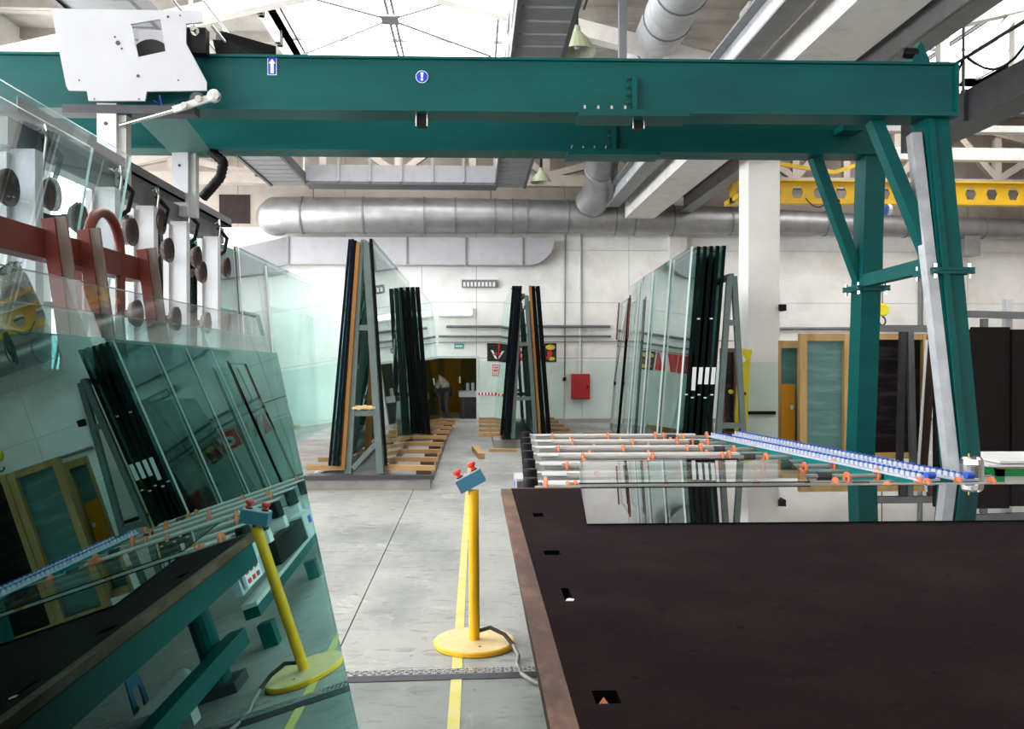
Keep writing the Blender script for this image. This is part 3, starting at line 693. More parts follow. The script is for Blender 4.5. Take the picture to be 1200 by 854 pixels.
# ============================================================ TEAL GANTRY
# near beam Y 6.9, far beam Y 8.2; right legs at X about 3.9
ROT = -.012                          # the gantry is turned a little against the hall
def G(x, y, z): return Vector((x*math.cos(ROT)-(y-7)*math.sin(ROT), 7+x*math.sin(ROT)+(y-7)*math.cos(ROT), z))
ga = thing('gantry', 'large teal steel gantry with two long beams and splayed legs', 'gantry', (0, 7.5, 0))
XE = 3.97
def gbox(m, x0, x1, y0, y1, z0, z1, mi=0):
    c = G((x0+x1)/2, (y0+y1)/2, (z0+z1)/2)
    return m.obox(c, (G(x1, 0, 0)-G(x0, 0, 0))/2, (G(0, y1, 0)-G(0, y0, 0))/2, Vector((0, 0, (z1-z0)/2)), mi)
ZB, ZT = 3.66, 4.06
for yb, h0, nm in ((6.98, ZB, 'near_beam'), (8.28, ZB, 'far_beam')):
    bm_ = gbox(MB(), -6.2, XE, yb-.02, yb+.16, h0, ZT)
    bm_ = bm_.build('beam', 'teal', ga)
    fl_ = gbox(MB(), -6.2, XE, yb-.08, yb+.22, h0-.03, h0).build('lower_flange', 'teal', ga)
    gbox(MB(), -6.2, XE, yb-.05, yb+.19, ZT, ZT+.02).build('upper_flange', 'teal', ga)
    gbox(MB(), XE, XE+.02, yb-.06, yb+.2, h0-.03, ZT+.02).build('end_plate', 'teal', ga)
    # bolted splice
    sx = U(741, 100, yb).x if yb < 7.5 else U(716, 150, yb).x
    gbox(MB(), sx-.015, sx+.025, yb-.07, yb-.02, h0, ZT-.13).build('splice_rib', 'teal', ga)
    gbox(MB(), sx-.45, sx+.45, yb-.1, yb+.2, h0-.06, h0-.03).build('splice_plate', 'teal', ga)
    for i in range(4):
        p = G(sx-.03, yb-.05, h0+.06+.065*i); MB().lathe(p, (-1, 0, 0), [(0, 0), (.014, 0), (.014, .025), (0, .025)], 6).build('bolt', 'dgrey', ga)
    for i in range(4):
        p = G(sx-.4+.11*i, yb-.06, h0); MB().lathe(p, (0, 0, 1), [(0, 0), (.014, 0), (.014, .03), (0, .03)], 6).build('bolt', 'chrome', ga)
# blue stickers on the near beam
def on_beam(px, py): 
    d = ray(px, py); o = G(0, 6.953, 0); n = (G(0, 1, 0)-G(0, 0, 0))
    return EYEP+d*((o-EYEP).dot(n)/d.dot(n))
bx_ = (G(1, 0, 0)-G(0, 0, 0)); bz_ = Vector((0, 0, 1))
def sticker(poly, px, py, off, m_): MB().prism(poly, on_beam(px, py)+Vector((0, -off, 0)), bx_, bz_, .002).build('sticker', m_, ga)
sticker([(-.037, -.072), (.037, -.072), (.037, .072), (-.037, .072)], 319, 77.5, 0, 'paper')
sticker([(-.032, -.067), (.032, -.067), (.032, .067), (-.032, .067)], 319, 77.5, .002, 'signblue')
sticker([(-.013, -.058), (.013, -.058), (.013, .02), (.027, .02), (0, .058), (-.027, .02), (-.013, .02)], 319, 77.5, .004, 'paper')
sticker(ngon(0, 0, .051, .051, 24), 494.5, 90, 0, 'paper')
sticker(ngon(0, 0, .046, .046, 24), 494.5, 90, .002, 'signblue')
sticker([(-.012, .034), (.012, .034), (.008, -.008), (-.008, -.008)], 494.5, 90, .004, 'paper')
sticker(ngon(0, -.023, .011, .011, 12), 494.5, 90, .004, 'paper')
# sensor brackets under the near beam
for px in (494, 750):
    p = on_beam(px, 130); p.z = ZB-.03
    sn = box(p.x-.04, p.x+.04, 7.0, 7.1, p.z-.09, p.z).build('sensor', 'black', ga)
    for s_ in (-1, 1): MB().tube([(p.x+s_*.045, 6.99, p.z-.1), (p.x+s_*.045, 6.99, p.z)], .008, 6).build('screw', 'chrome', sn)
p = U(995, 152, 8.1); box(p.x-.1, p.x+.1, 8.0, 8.22, p.z-.03, p.z+.03).build('sensor', 'teal', ga)
# legs
def Lg(px, py, Y): return U(px, py, Y)
near_t, near_b = Vector((3.84, 7.06, ZB)), Vector((3.90, 6.55, .0))
far_t, far_b = Vector((3.95, 8.36, ZB)), Vector((4.06, 8.86, .0))
for a, b, nm in ((near_t, near_b, 'leg'), (far_t, far_b, 'leg')):
    j = a+(b-a)*.355
    MB().bar(a, b, .2, .24, up=(0, 1, 0)).build('leg', 'teal', ga)
    for zz in (.0, .028):
        c = a+(b-a)*.355+Vector((0, 0, -zz)); box(c.x-.17, c.x+.17, c.y-.17, c.y+.17, c.z-.012, c.z+.012).build('joint_plate', 'teal', ga)
    for sx in (-.14, .14):
        for sy in (-.14, .14):
            MB().lathe(j+Vector((sx, sy, -.075)), (0, 0, 1), [(0, 0), (.014, 0), (.014, .12), (0, .12)], 6).build('bolt', 'chrome', ga)
    box(b.x-.22, b.x+.22, b.y-.2, b.y+.2, 0, .025).build('foot_plate', 'teal', ga)
d_ = (near_b-near_t).normalized()
MB().bar(near_t+Vector((-.165, -.06, -.15)), near_b+Vector((-.13, -.06, .3)), .085, .1, up=(0, 1, 0)).build('guide_rail', 'galv', ga)
MB().bar(near_t+Vector((-.06, -.13, -.02)), near_b+Vector((-.06, -.13, .3)), .05, .02, up=(0, 1, 0)).build('edge_strip', 'teal', ga)
jn, jf = near_t+(near_b-near_t)*.355, far_t+(far_b-far_t)*.355
MB().bar(jn+Vector((-.05, .12, .06)), jf+Vector((-.05, -.12, .06)), .1, .12).build('cross_bar', 'teal', ga)
MB().bar((3.36, 7.06, ZB-.02), jn+Vector((-.12, .0, .12)), .1, .12, up=(0, 1, 0)).build('knee_brace', 'teal', ga)
MB().bar((3.38, 8.36, ZB-.02), jf+Vector((-.06, .0, .05)), .1, .12, up=(0, 1, 0)).build('knee_brace', 'teal', ga)
# end stop
p = on_beam(1083, 82)
MB().prism([(-.08, 0), (.09, 0), (.02, .17), (-.0, .2), (-.02, .17)], (p.x, 7.06, ZT+.02), (1, 0, 0), (0, 0, 1), .1).build('end_stop', 'teal', ga)
MB().lathe((p.x-.02, 7.0, ZT+.13), (-1, 0, 0), [(0, 0), (.045, 0), (.045, .08), (.035, .11), (.045, .13), (0, .13)], 14).build('buffer', 'black', ga)

# white trolley on the gantry
YT = 6.8
tr = thing('gantry_trolley', 'white trolley with a large shaped cover plate riding on the gantry beams', 'trolley', (-2.9, 7.4, 3.6))
def pt(pts): return [(U(x, y, YT).x, U(x, y, YT).z) for x, y in pts]
cov = [(61, 11), (237, 14), (238, 27), (219, 29), (219, 52), (243, 97), (243, 107), (173, 108), (171, 119), (105, 119), (103, 107.5), (82, 107), (79, 102)]
hol = [(154, 29.5), (189, 23.5), (195, 61), (163, 68)]
MB().prism(list(reversed(pt(cov))), (0, YT, 0), (1, 0, 0), (0, 0, 1), .02, holes=[pt(hol)]).build('cover_plate', 'offwhite', tr)
for px, py, r_ in ((139.5, 51.5, .018), (163, 90, .012), (136, 44.5, .008), (144, 58, .008), (94, 95, .006), (210, 95, .006), (112, 117, .006), (164, 117, .006), (198, 21, .01), (212, 19.5, .006)):
    MB().lathe(U(px, py, YT)-Vector((0, .018, 0)), (0, -1, 0), [(r_, 0), (r_, .006), (0, .006)], 10).build('bolt_hole', 'dgrey', tr)
wc = U(178, 72, YT+.12)
MB().lathe(wc+Vector((0, -.03, 0)), (0, 1, 0), [(0, 0), (.07, 0), (.15, .01), (.17, .01), (.17, .06), (0, .06)], 24).build('drive_wheel', 'rubber', tr)
box(U(160, 40, YT+.16).x, U(195, 40, YT+.16).x, YT+.2, YT+.24, U(0, 45, YT+.16).z, U(0, 30, YT+.16).z).build('inner_bracket', 'white', tr)
box(U(215, 40, YT).x, U(240, 40, YT).x, YT+.02, YT+.12, U(0, 57, YT).z, U(0, 27, YT).z).build('bracket', 'black', tr)
MB().lathe(U(228, 36, YT)+Vector((0, .03, 0)), (0, -1, 0), [(.034, 0), (.034, .02), (.02, .02), (.02, .08), (0, .08)], 14).build('axle', 'chrome', tr)
MB().prism(pt([(240, 35), (262, 37), (300, 61), (246, 61)])[::-1], (0, YT+.3, 0), (1, 0, 0), (0, 0, 1), .1).build('chain_carrier', 'black', tr)
MB().tube([U(248, 30, YT+.1), U(270, 57, YT+.25)], .012, 6).build('stay_bar', 'chrome', tr)
MB().bar(U(256, 44, YT+.4), U(320, 62, YT+.7), .12, .08).build('cable_chain', 'black', tr)
box(-3.15, -2.75, YT+.05, 8.5, ZT+.03, ZT+.1).build('carriage_frame', 'dgrey', tr)
box(-3.22, -2.2, YT+.03, YT+.16, ZB-.1, ZB-.035).build('carriage_frame', 'dgrey', tr)
# sloped grey plate between the beams
MB().quad([U(146, 122, 6.95), U(205, 122, 6.95), U(252, 182, 8.5), U(206, 183, 8.5)], .02).build('underside_plate', ['tealgrey', 'tealgrey'], tr)
# post down to the lifting frame
for px, Y in ((129.5, 6.9), (214, 8.35)):
    p = U(px, 180, Y)
    box(p.x-.08, p.x+.07, Y-.06, Y+.06, 3.0, ZB-.02).build('drop_post', 'white', tr)
    box(p.x+.07, p.x+.13, Y-.02, Y+.08, 3.0, ZB-.02).build('drop_post_side', 'whitesteel', tr)
    MB().lathe((p.x-.01, Y-.06, 3.0+.48), (0, -1, 0), [(.014, 0), (.014, .006), (0, .006)], 10).build('bolt_hole', 'dgrey', tr)
# linkage
MB().tube([U(141, 147, 6.85), U(205, 129, 6.78)], .018, 8).build('link_rod', 'chrome', tr)
MB().bar(U(203, 129, 6.76), U(246, 115, 6.76), .03, .05).build('link_plate', 'whitesteel', tr)
MB().lathe(U(251, 112.5, 6.76)+Vector((0, .02, 0)), (0, -1, 0), [(.05, 0), (.05, .04), (.03, .05), (0, .05)], 12).build('link_eye', 'galv', tr)
for q in ((233, 116), (254, 113), (216, 124)): MB().lathe(U(*q, 6.74), (0, -1, 0), [(.025, 0), (.025, .02), (0, .02)], 12).build('pivot', 'chrome', tr)
MB().lathe(U(232, 117, 6.8), (0, -1, 0), [(.055, 0), (.055, .03), (0, .03)], 14).build('cam', 'dgrey', tr)
MB().tube([U(180, 118, 6.85), U(190, 124, 6.85), U(187, 112, 6.9)], .008, 6).build('hose', 'signblue', tr)

# vacuum lifting frame hanging from the trolley, parallel to the racks
XV = -2.88
vf = thing('vacuum_lifter', 'vacuum lifting frame with white uprights and brown suction cups under the trolley', 'lifter', (XV, 7.3, .9))
box(XV-.06, XV+.06, 5.3, 9.75, 2.93, 3.1).build('main_beam', 'grey', vf)
box(XV-.02, XV+.12, 5.3, 9.85, 3.13, 3.15).build('cable_tray', 'dgrey', vf)
box(XV+.11, XV+.12, 5.3, 9.85, 3.13, 3.22).build('cable_tray', 'grey', vf)
for i in range(22): box(XV-.02, XV+.11, 5.4+.2*i, 5.42+.2*i, 3.15, 3.21).build('tray_rib', 'dgrey', vf)
for i, Y in enumerate((5.45, 6.62, 7.4, 8.22, 9.2)):
    box(XV+.02, XV+.17, Y-.05, Y+.05, .95, 2.93).build('upright', 'white', vf)
    box(XV-.03, XV+.02, Y-.09, Y+.09, .95, 2.9).build('upright_back', 'whitesteel', vf)
    MB().tube([(XV+.08, Y+.16, 3.1), (XV+.12, Y+.16, 3.13), (XV+.13, Y+.17, 3.05), (XV+.1, Y+.17, 2.8)], .016, 6).build('hook', 'chrome', vf)
    MB().tube([(XV+.1, Y+.2, 3.06), (XV+.18, Y+.26, 2.95), (XV+.16, Y+.22, 2.8), (XV+.1, Y+.18, 2.74)], .02, 6).build('air_hose', 'black', vf)
for cy, z in ((5.1, 2.63), (5.62, 2.69), (6.0, 2.6), (6.9, 2.64), (7.0, 2.0), (7.52, 2.82), (7.72, 2.6), (8.5, 2.63), (8.66, 2.5), (9.5, 2.64), (7.9, 2.0), (8.8, 2.0), (5.9, 2.0), (9.5, 2.05)):
    MB().lathe((XV+.1, cy, z), (1, 0, 0), [(0, -.05), (.03, -.05), (.03, 0), (.085, .02), (.11, .06), (.11, .08), (.08, .06), (0, .05)], 18).build('suction_cup', 'cup', vf)
    MB().bar((XV-.02, cy, z), (XV+.06, cy, z), .04, .04).build('cup_arm', 'dgrey', vf)
    MB().bar((XV-.04, cy-.3, z), (XV-.04, cy+.3, z), .04, .04).build('cup_rail', 'dgrey', vf)
hz = [U(246, 176, 8.3), U(262, 190, 8.3), U(258, 208, 8.4), U(246, 222, 8.5), U(237, 232, 8.55)]
hp, hr = [], []
for i in range(len(hz)-1):
    for k in range(8):
        hp.append(hz[i]+(hz[i+1]-hz[i])*(k/8)); hr.append(.052 if k % 2 else .042)
hose = MB().tube(hp, hr, 12)
hose.build('corrugated_hose', 'black', vf)

# ============================================================ GLASS AND RACKS
def sheet(lab, c4, t, gm, em, group=None, parent=None, name='glass_sheet', cat='glass'):
    """c4: near-bottom, far-bottom, far-top, near-top as seen by the facing side"""
    o = MB().quad(c4, t, 0, 1).build(name, [gm, em])
    return tag(o, lab, cat, group)
def lean_sheet(lab, xb, xt, y0, y1, z0, z1, t, gm, em, side, slope=0.0, z1b=None, group=None):
    """sheet standing along Y from y0 to y1; bottom at xb, top at xt; side +1: face looks to +X; slope: dX/dY"""
    z1b = z1 if z1b is None else z1b
    nb, fb_, ft, nt = Vector((xb, y0, z0)), Vector((xb+slope*(y1-y0), y1, z0)), Vector((xt+slope*(y1-y0), y1, z1b)), Vector((xt, y0, z1))
    c4 = [nb, fb_, ft, nt] if side > 0 else [fb_, nb, nt, ft]
    return sheet(lab, c4, t, gm, em, group)
def arack(lab, Ys, xl, xr, tl, trr, z0, zt, m_='frame', slope=0, bars=(.36, .74), w=.07, cat='rack'):
    y0 = Ys[0]
    t = thing('glass_rack', lab, cat, ((xl+xr)/2, y0, z0))
    for k, Y in enumerate(Ys):
        s_ = slope*(Y-y0)
        a, b, c, d = Vector((xl+s_, Y, z0)), Vector((tl+s_, Y, zt)), Vector((xr+s_, Y, z0)), Vector((trr+s_, Y, zt))
        MB().bar(a, b, w, .08, up=(0, 1, 0)).build('leg', m_, t); MB().bar(c, d, w, .08, up=(0, 1, 0)).build('leg', m_, t)
        for f in bars: MB().bar(a+(b-a)*f, c+(d-c)*f, .06, .07, up=(0, 0, 1)).build('cross_bar', m_, t)
    for xx, zz in ((xl, z0+.05), (xr, z0+.05), ((tl+trr)/2, zt)):
        MB().bar((xx, Ys[0], zz), (xx+slope*(Ys[-1]-y0), Ys[-1], zz), .06, .07).build('side_rail', m_, t)
    return t
PZ = .18
# --- plinth of the left-hand row, with bearers
pl = thing('rack_plinth', 'long low concrete plinth with steel edge under the racks left of the aisle', 'plinth', (-1.3, 15, 0))
xl_, xr_ = U(362, 573, 10.75).x, U(504, 573, 10.75).x
box(xl_-1.6, xr_, 10.75, 20.6, 0, PZ-.03).build('slab', 'base_conc', pl)
box(xl_-1.6, xr_+.05, 10.70, 10.76, PZ-.05, PZ).build('edge_angle', 'dgrey', pl)
LB = [11.05, 11.95, 12.95, 14.1, 15.3, 16.4, 17.5, 18.6, 19.7]
for i, Y in enumerate(LB):
    x1 = U(511+i*3.2, 548, Y).x
    sk = .05*(i % 3-1)
    lab = '%s wooden bearer beam counted from the front of the left plinth, right of the racks' % ORD[i]
    box(x1-.25, x1-.06, Y-.09, Y+.04, PZ-.03, PZ+.03).build('block', 'darkwood', pl)
    b = MB().bar((-1.2, Y+.02, PZ+.06), (x1, Y-.05+sk, PZ+.06), .09, .06).build('wooden_bearer', 'wood'); tag(b, lab, 'beam', 'bearers right of the left racks')
    lab = '%s wooden bearer beam counted from the front of the left plinth, left of the racks' % ORD[i]
    b = MB().bar((-2.15-.015*i, Y, PZ+.06), (-1.66-.012*i, Y+.03, PZ+.06), .09, .06).build('wooden_bearer', 'wood'); tag(b, lab, 'beam', 'bearers left of the left racks')
    if i > 2 : continue
tag(MB().obox(U(383, 549, 11.3), (.16, .02, .06), (-.01, .12, 0), (-.004, 0, .012)).build('white_board', 'white'), 'small white board lying on the plinth left of the nearest rack', 'board')
# --- rack 1
arack('tall grey steel A-frame rack nearest on the left of the aisle', [10.95, 12.9, 14.9, 16.9], -1.61, -1.20, -1.45, -1.38, PZ, 3.12, bars=(.26, .63), w=.085)
MB_ = MB().bar((-1.58, 10.96, PZ+.06), (-1.2, 12.8, PZ+.4), .06, .08)
tag(MB().bar((-1.55, 10.95, PZ+.06), (-1.22, 11.0, PZ+.42), .06, .08, up=(0, 1, 0)).build('diagonal_strut', 'frame'), 'grey diagonal strut at the foot of the nearest rack', 'strut')
for i, (xb, xt, em, zz) in enumerate(((-1.745, -1.525, 'edge_black', 3.14), (-1.80, -1.56, 'edge_navy', 3.16), (-1.86, -1.60, 'edge_navy', 3.16))):
    lean_sheet('%s dark-edged glass sheet outward from the frame, left side of the nearest rack' % ORD[i], xb, xt, 10.9+.02*i, 16.8, PZ+.1, zz, .035, 'g_tint', em, -1)
tag(MB().bar((-1.665, 10.9, PZ+.05), (-1.47, 10.9, 3.1), .045, .05, up=(0, 1, 0)).build('timber_batten', 'amber'), 'amber timber batten upright on the left leg of the nearest rack', 'batten')
tag(MB().bar((-1.52, 12.2, PZ+.05), (-1.40, 12.2, 2.9), .07, .05, up=(0, 1, 0)).build('timber_batten', 'amber'), 'amber timber batten inside the nearest rack, seen between its legs', 'batten')
lean_sheet('black-edged mirror-like glass sheet on the right side of the nearest rack', -1.10, -1.29, 10.88, 17.0, PZ+.1, 3.16, .04, 'g_clear', 'edge_black', 1)
sc = thing('paper_scraps', 'crumpled pale scraps on the lower cross bar of nearest rack', 'scraps', (-1.4, 10.93, 1.02))
for i in range(4): MB().obox((-1.5+.07*i, 10.93, .99+PZ*0+.03), (.05, .01*i, .012*(i % 2)), (0, .04, .01), (0, 0, .012)).build('scrap', 'cream', sc)
# --- rack 2 (behind): four packs on its right side
arack('grey A-frame rack behind the nearest one, mostly hidden by glass', [17.4, 19.2, 20.4], -1.95, -1.35, -1.6, -1.5, PZ, 2.9)
for i in range(4):
    lean_sheet('%s dark glass pack from the left in the bundle behind the nearest rack' % ORD[i], -1.06+.088*i, -1.27+.09*i, 15.6, 20.8, PZ+.1, 2.95, .078, 'g_clear' if i == 3 else 'g_tint', 'edge_dark' if i in (0, 2) else 'edge_black', 1, group=None)
# --- rack 3
p3 = thing('rack_plinth', 'low concrete plinth of the middle rack right of the aisle', 'plinth', (1.0, 18, 0))
box(.35, 2.1, 15.7, 20.6, 0, PZ-.03).build('slab', 'base_conc', p3)
for i, Y in enumerate((16.0, 17.0, 18.1, 19.2, 20.3)):
    x0 = U(561, 510, Y).x
    tag(MB().bar((x0, Y, PZ+.04), (.55, Y, PZ+.04), .09, .06).build('wooden_bearer', 'wood'), '%s wooden bearer from the front sticking out left of the middle rack' % ORD[i], 'beam', 'bearers left of the middle rack')
    tag(MB().bar((1.25, Y, PZ+.04), (1.9, Y, PZ+.04), .09, .06).build('wooden_bearer', 'wood'), '%s wooden bearer from the front sticking out right of the middle rack' % ORD[i], 'beam', 'bearers right of the middle rack')
arack('grey-green A-frame rack in the middle, right of the aisle', [15.6, 17.6, 19.8], .70, 1.12, .83, .95, PZ, 2.8, bars=(.28, .66))
for i in range(3):
    lean_sheet('%s black glass pack outward from the frame, left side of the middle rack' % ORD[i], .60-.068*i, .81-.062*i, 15.52, 20.3, PZ+.08, 2.97, .058, 'g_tint', ('edge_black', 'edge_navy', 'edge_black')[i], -1)
for i in range(2):
    lean_sheet('%s black glass pack outward from the frame, right side of the middle rack' % ORD[i], 1.30+.1*i, 1.10+.09*i, 15.52, 20.3, PZ+.08, 2.97, .08, 'g_tint' if i == 0 else 'g_clear', 'edge_black', 1)
tag(MB().bar((1.19, 15.5, PZ+.05), (1.01, 15.5, 2.97), .045, .05, up=(0, 1, 0)).build('timber_batten', 'amber'), 'amber timber batten on the right leg of the middle rack', 'batten')
w_ = U(561, 530, 14.4)
tag(MB().bar((-.0, 15.2, .05), (.12, 13.9, .05), .1, .09).build('timber_offcut', 'wood'), 'short timber offcut lying on the floor of the aisle', 'timber')
tag(box(.25, .75, 15.0, 15.1, 0, .05).build('floor_lath', 'wood'), 'thin lath on the floor in front of the middle rack', 'timber')
# --- rack 4: big stack on the right
R4, K4 = .058, .757
def kz(z): return EYE+(z-EYE)*K4
def k_sheet(lab, xb, xt, y0, y1, z0, z1, t, gm, em):      # foot kept at its plinth, top and plan drawn in to the rack's place
    f = (.3-kz(z0))/(kz(z1)-kz(z0))
    return lean_sheet(lab, K4*(xb+(xt-xb)*f), K4*xt, K4*y0, K4*y1, .3, kz(z1), t, gm, em, -1, slope=R4)
arack('grey A-frame rack at right holding the big stack of green glass', [13.9*K4, 16.4*K4, 18.9*K4], 3.965*K4, 4.48*K4, 4.20*K4, 4.27*K4, .15, kz(3.0), slope=R4, bars=(.26, .77), w=.065)
p4 = tag(box(1.9, 3.6, 10.4, 16.0, 0, .15).build('rack_plinth', 'base_conc'), 'low concrete plinth of the big right-hand glass rack', 'plinth')
for i in range(4): tag(MB().bar((2.0, 10.8+1.6*i, .22), (3.5, 10.8+1.6*i, .22), .1, .14).build('wooden_bearer', 'wood'), '%s bearer from the front under the big right-hand glass stack' % ORD[i], 'beam', 'bearers under the right rack')
for i in range(5):
    xb, xt = 3.82-.098*i, 4.07-.098*i
    o = k_sheet('%s thick green-black glass pack counted from the frame leftward on right rack' % ORD[i], xb, xt, 13.85+.03*i, 19.6, .3, 3.5, .045, 'g_tint', 'edge_dark')
    yf = K4*(13.85+.03*i)-.006
    def xat(z): return K4*(xb+(xt-xb)*(z/K4-EYE/K4+EYE-.3)/3.2)+.009
    if i < 4:
        zc = kz(1.36-(.05 if i == 3 else 0))
        MB().obox((xat(zc), yf, zc), (.024, 0, 0), (0, .003, 0), (.009, 0, .105 if i < 3 else .145)).build('paper_label', 'paper', o)
    for z in ((2.3, 1.0) if i % 2 else (1.05,)):
        MB().obox((xat(kz(z)), yf, kz(z)), (.018, 0, 0), (0, .003, 0), (0, 0, .008)).build('sticker', 'paper', o)
    k_sheet('thin green glass sheet on the frame side of the %s dark pack on right rack' % ORD[i], xb+.044, xt+.044, 13.88+.03*i, 19.5, .3, 3.49, .012, 'g_mid', 'edge_green')
xb, xt = 3.32, 3.57
for i, (Y, z1) in enumerate(((13.95, 3.5), (15.7, 3.48), (17.5, 3.46), (19.2, 3.42))):
    dx = R4*(Y-13.9)
    k_sheet('%s white-edged clear sheet counted from the dark packs on the right rack' % ORD[i], xb+dx-.05*i, xt+dx-.05*i, Y, min(Y+5.6, 21.0), .28, z1, .024, 'g_clear' if i < 2 else 'g_pale', 'edge_white')
o = k_sheet('black-edged pale glass sheet at the far left of the right rack', 3.32, 3.56, 19.6, 21.2, .28, 3.05, .05, 'g_pale', 'edge_black')
for px, py0, py1 in ((738.5, 346, 397), (725.5, 355, 398)):
    Y = K4*(19.55 if px > 730 else 20.6)
    MB().bar(U(px, py0, Y), U(px-3, py1, Y), .027, .025, up=(0, 1, 0)).build('edge_strip', 'edge_brown', o)
# --- left row behind the lifter
arack('grey A-frame rack behind the vacuum lifter on the far left', [9.6, 12, 15, 18, 20.6], -4.3, -3.75, -4.1, -3.98, .0, 3.0)
for i in range(4):
    lean_sheet('%s cyan-edged glass sheet from the left behind the vacuum lifter' % ORD[i], -3.66+.075*i, -3.86+.075*i, 9.9, 15.5, .1, 3.2, .02, 'g_tint', 'edge_cyan', 1)
    lean_sheet('%s black glass pack from the left among the cyan-edged sheets' % ORD[i], -3.62+.075*i, -3.82+.075*i, 9.92, 15.4, .1, 3.15, .03, 'g_tint', 'edge_black', 1)
for i in range(4):
    lean_sheet('%s dark-edged sheet from the left between the lifter uprights' % ORD[i], -3.36+.045*i, -3.56+.045*i, 11.2+.05*i, 16, .1, 3.25-.02*i, .02, 'g_mid', 'edge_dark' if i % 2 else 'edge_black', 1)
lean_sheet('clear sheet with a brown and white edge, right of the lifter uprights', -3.22, -3.42, 12.4, 18, .1, 3.25, .03, 'g_clear', 'edge_brown', 1)
lean_sheet('clear sheet with a white front edge, right of brown-edged one', -3.19, -3.385, 12.45, 18, .1, 3.24, .015, 'g_pale', 'edge_white', 1)
lean_sheet('tall clear glass with bright edge reflecting the doorway, left of the nearest rack', -3.12, -3.36, 14.0, 21.2, .1, 3.15, .03, 'g_clear', 'edge_white', 1)
lean_sheet('brown-edged glass directly behind the bright-edged tall sheet at left', -3.165, -3.405, 14.02, 21, .1, 3.13, .02, 'g_pale', 'edge_brown', 1)

# --- near left: red-brown rack with leaning sheets in front of and behind it
XK = -1.15
rk = thing('glass_rack', 'red-brown painted rack at the near left carrying the big leaning sheets', 'rack', (XK, 2.0, 0))
zt = 1.63+.295*1.15
y_end = 2.97
box(XK-.03, XK+.03, .2, y_end, zt-.075, zt).build('top_rail', 'redbrown', rk)
for i, Y in enumerate((.7, 1.3, 1.87, 2.30, 2.50, 2.93)):
    MB().bar((XK+.3, Y, 0), (XK+.035, Y, zt+.03), .034, .034, up=(0, 1, 0)).build('post', 'redbrown', rk)
    MB().bar((XK+.325, Y-.004, 0), (XK+.06, Y-.004, zt+.035), .036, .012, up=(0, 1, 0)).build('post_facing', 'greyedge', rk)
for i, Y in enumerate((.5, 1.1, 1.75, 2.1, 2.69)):
    MB().bar((XK-.3, Y, 0), (XK-.05, Y, zt-.03), .05, .05, up=(0, 1, 0)).build('post', 'redbrown', rk)
MB().tube([(XK+.02, 2.55, zt-.2)]+[(XK+.02, 2.665+.115*math.cos(math.pi-math.pi*k/10), zt+.0+.115*math.sin(math.pi*k/10)*.95) for k in range(11)]+[(XK+.02, 2.78, zt-.2)], .016, 8).build('lifting_loop', 'redbrown', rk)
for s_ in (-1, 1): box(XK+s_*.45-.05, XK+s_*.45+.05, .2, 3.9, .0, .02).build('base_rail', 'redbrown', rk)
for Y in (.7, 2.9): box(XK-.5, XK+.6, Y-.04, Y+.04, .0, .02).build('base_rail', 'redbrown', rk)
# front sheet: plane found from its mirror image of the control post
th, ph, dd = math.radians(-.5), math.radians(9.35), -.527
NF = Vector((math.cos(th)*math.cos(ph), math.sin(th)*math.cos(ph), math.sin(ph)))
def onF(px, py, off=0):
    d = ray(px, py); return EYEP+d*((dd-off-NF.dot(EYEP))/NF.dot(d))
def F_at(Y, z, off=0):
    return Vector(((dd-off-NF.y*Y-NF.z*z)/NF.x, Y, z))
fs = [F_at(.45, .025), F_at(3.735, .025), F_at(3.40, 1.655), F_at(.45, 1.695)]
sheet('big foremost teal glass sheet at left mirroring the yellow post and table', fs, .008, 'g_front', 'edge_soft')
sheet('second leaning sheet from the front at left, slightly taller than the foremost', [F_at(.45, .025, .02), F_at(3.74, .025, .02), F_at(3.36, 1.72, .02), F_at(.45, 1.745, .02)], .008, 'g_mid', 'edge_soft')
sheet('third leaning sheet from the front at left, tallest of the front stack', [F_at(.45, .025, .035), F_at(3.70, .025, .035), F_at(3.30, 1.79, .035), F_at(.45, 1.81, .035)], .008, 'g_back', 'edge_soft')
for i in range(3):
    o_ = .05+.014*i
    sheet('%s sheet hidden inside the front stack at left, behind the tallest one' % ORD[i], [F_at(.45, .025, o_), F_at(3.6, .025, o_), F_at(3.28, 1.60, o_), F_at(.45, 1.62, o_)], .008, 'g_tint', 'edge_dark')
# rear sheet on the far side of the rack
zq = 1.63+.592*1.36
def B_at(Y, z, o=0): return Vector((-1.36-.17*(zq-z)-o, Y, z))
sheet('very tall clear sheet behind the red-brown rack, upper left', [B_at(.6, .05), B_at(3.46, .05), B_at(3.46, zq), B_at(.6, zq)], .01, 'g_back', 'edge_soft')
sheet('narrow clear sheet directly behind the very tall one, upper left', [B_at(.6, .05, .03), B_at(3.2, .05, .03), B_at(3.2, zq-.03, .03), B_at(.6, zq-.03, .03)], .01, 'g_back', 'edge_soft')

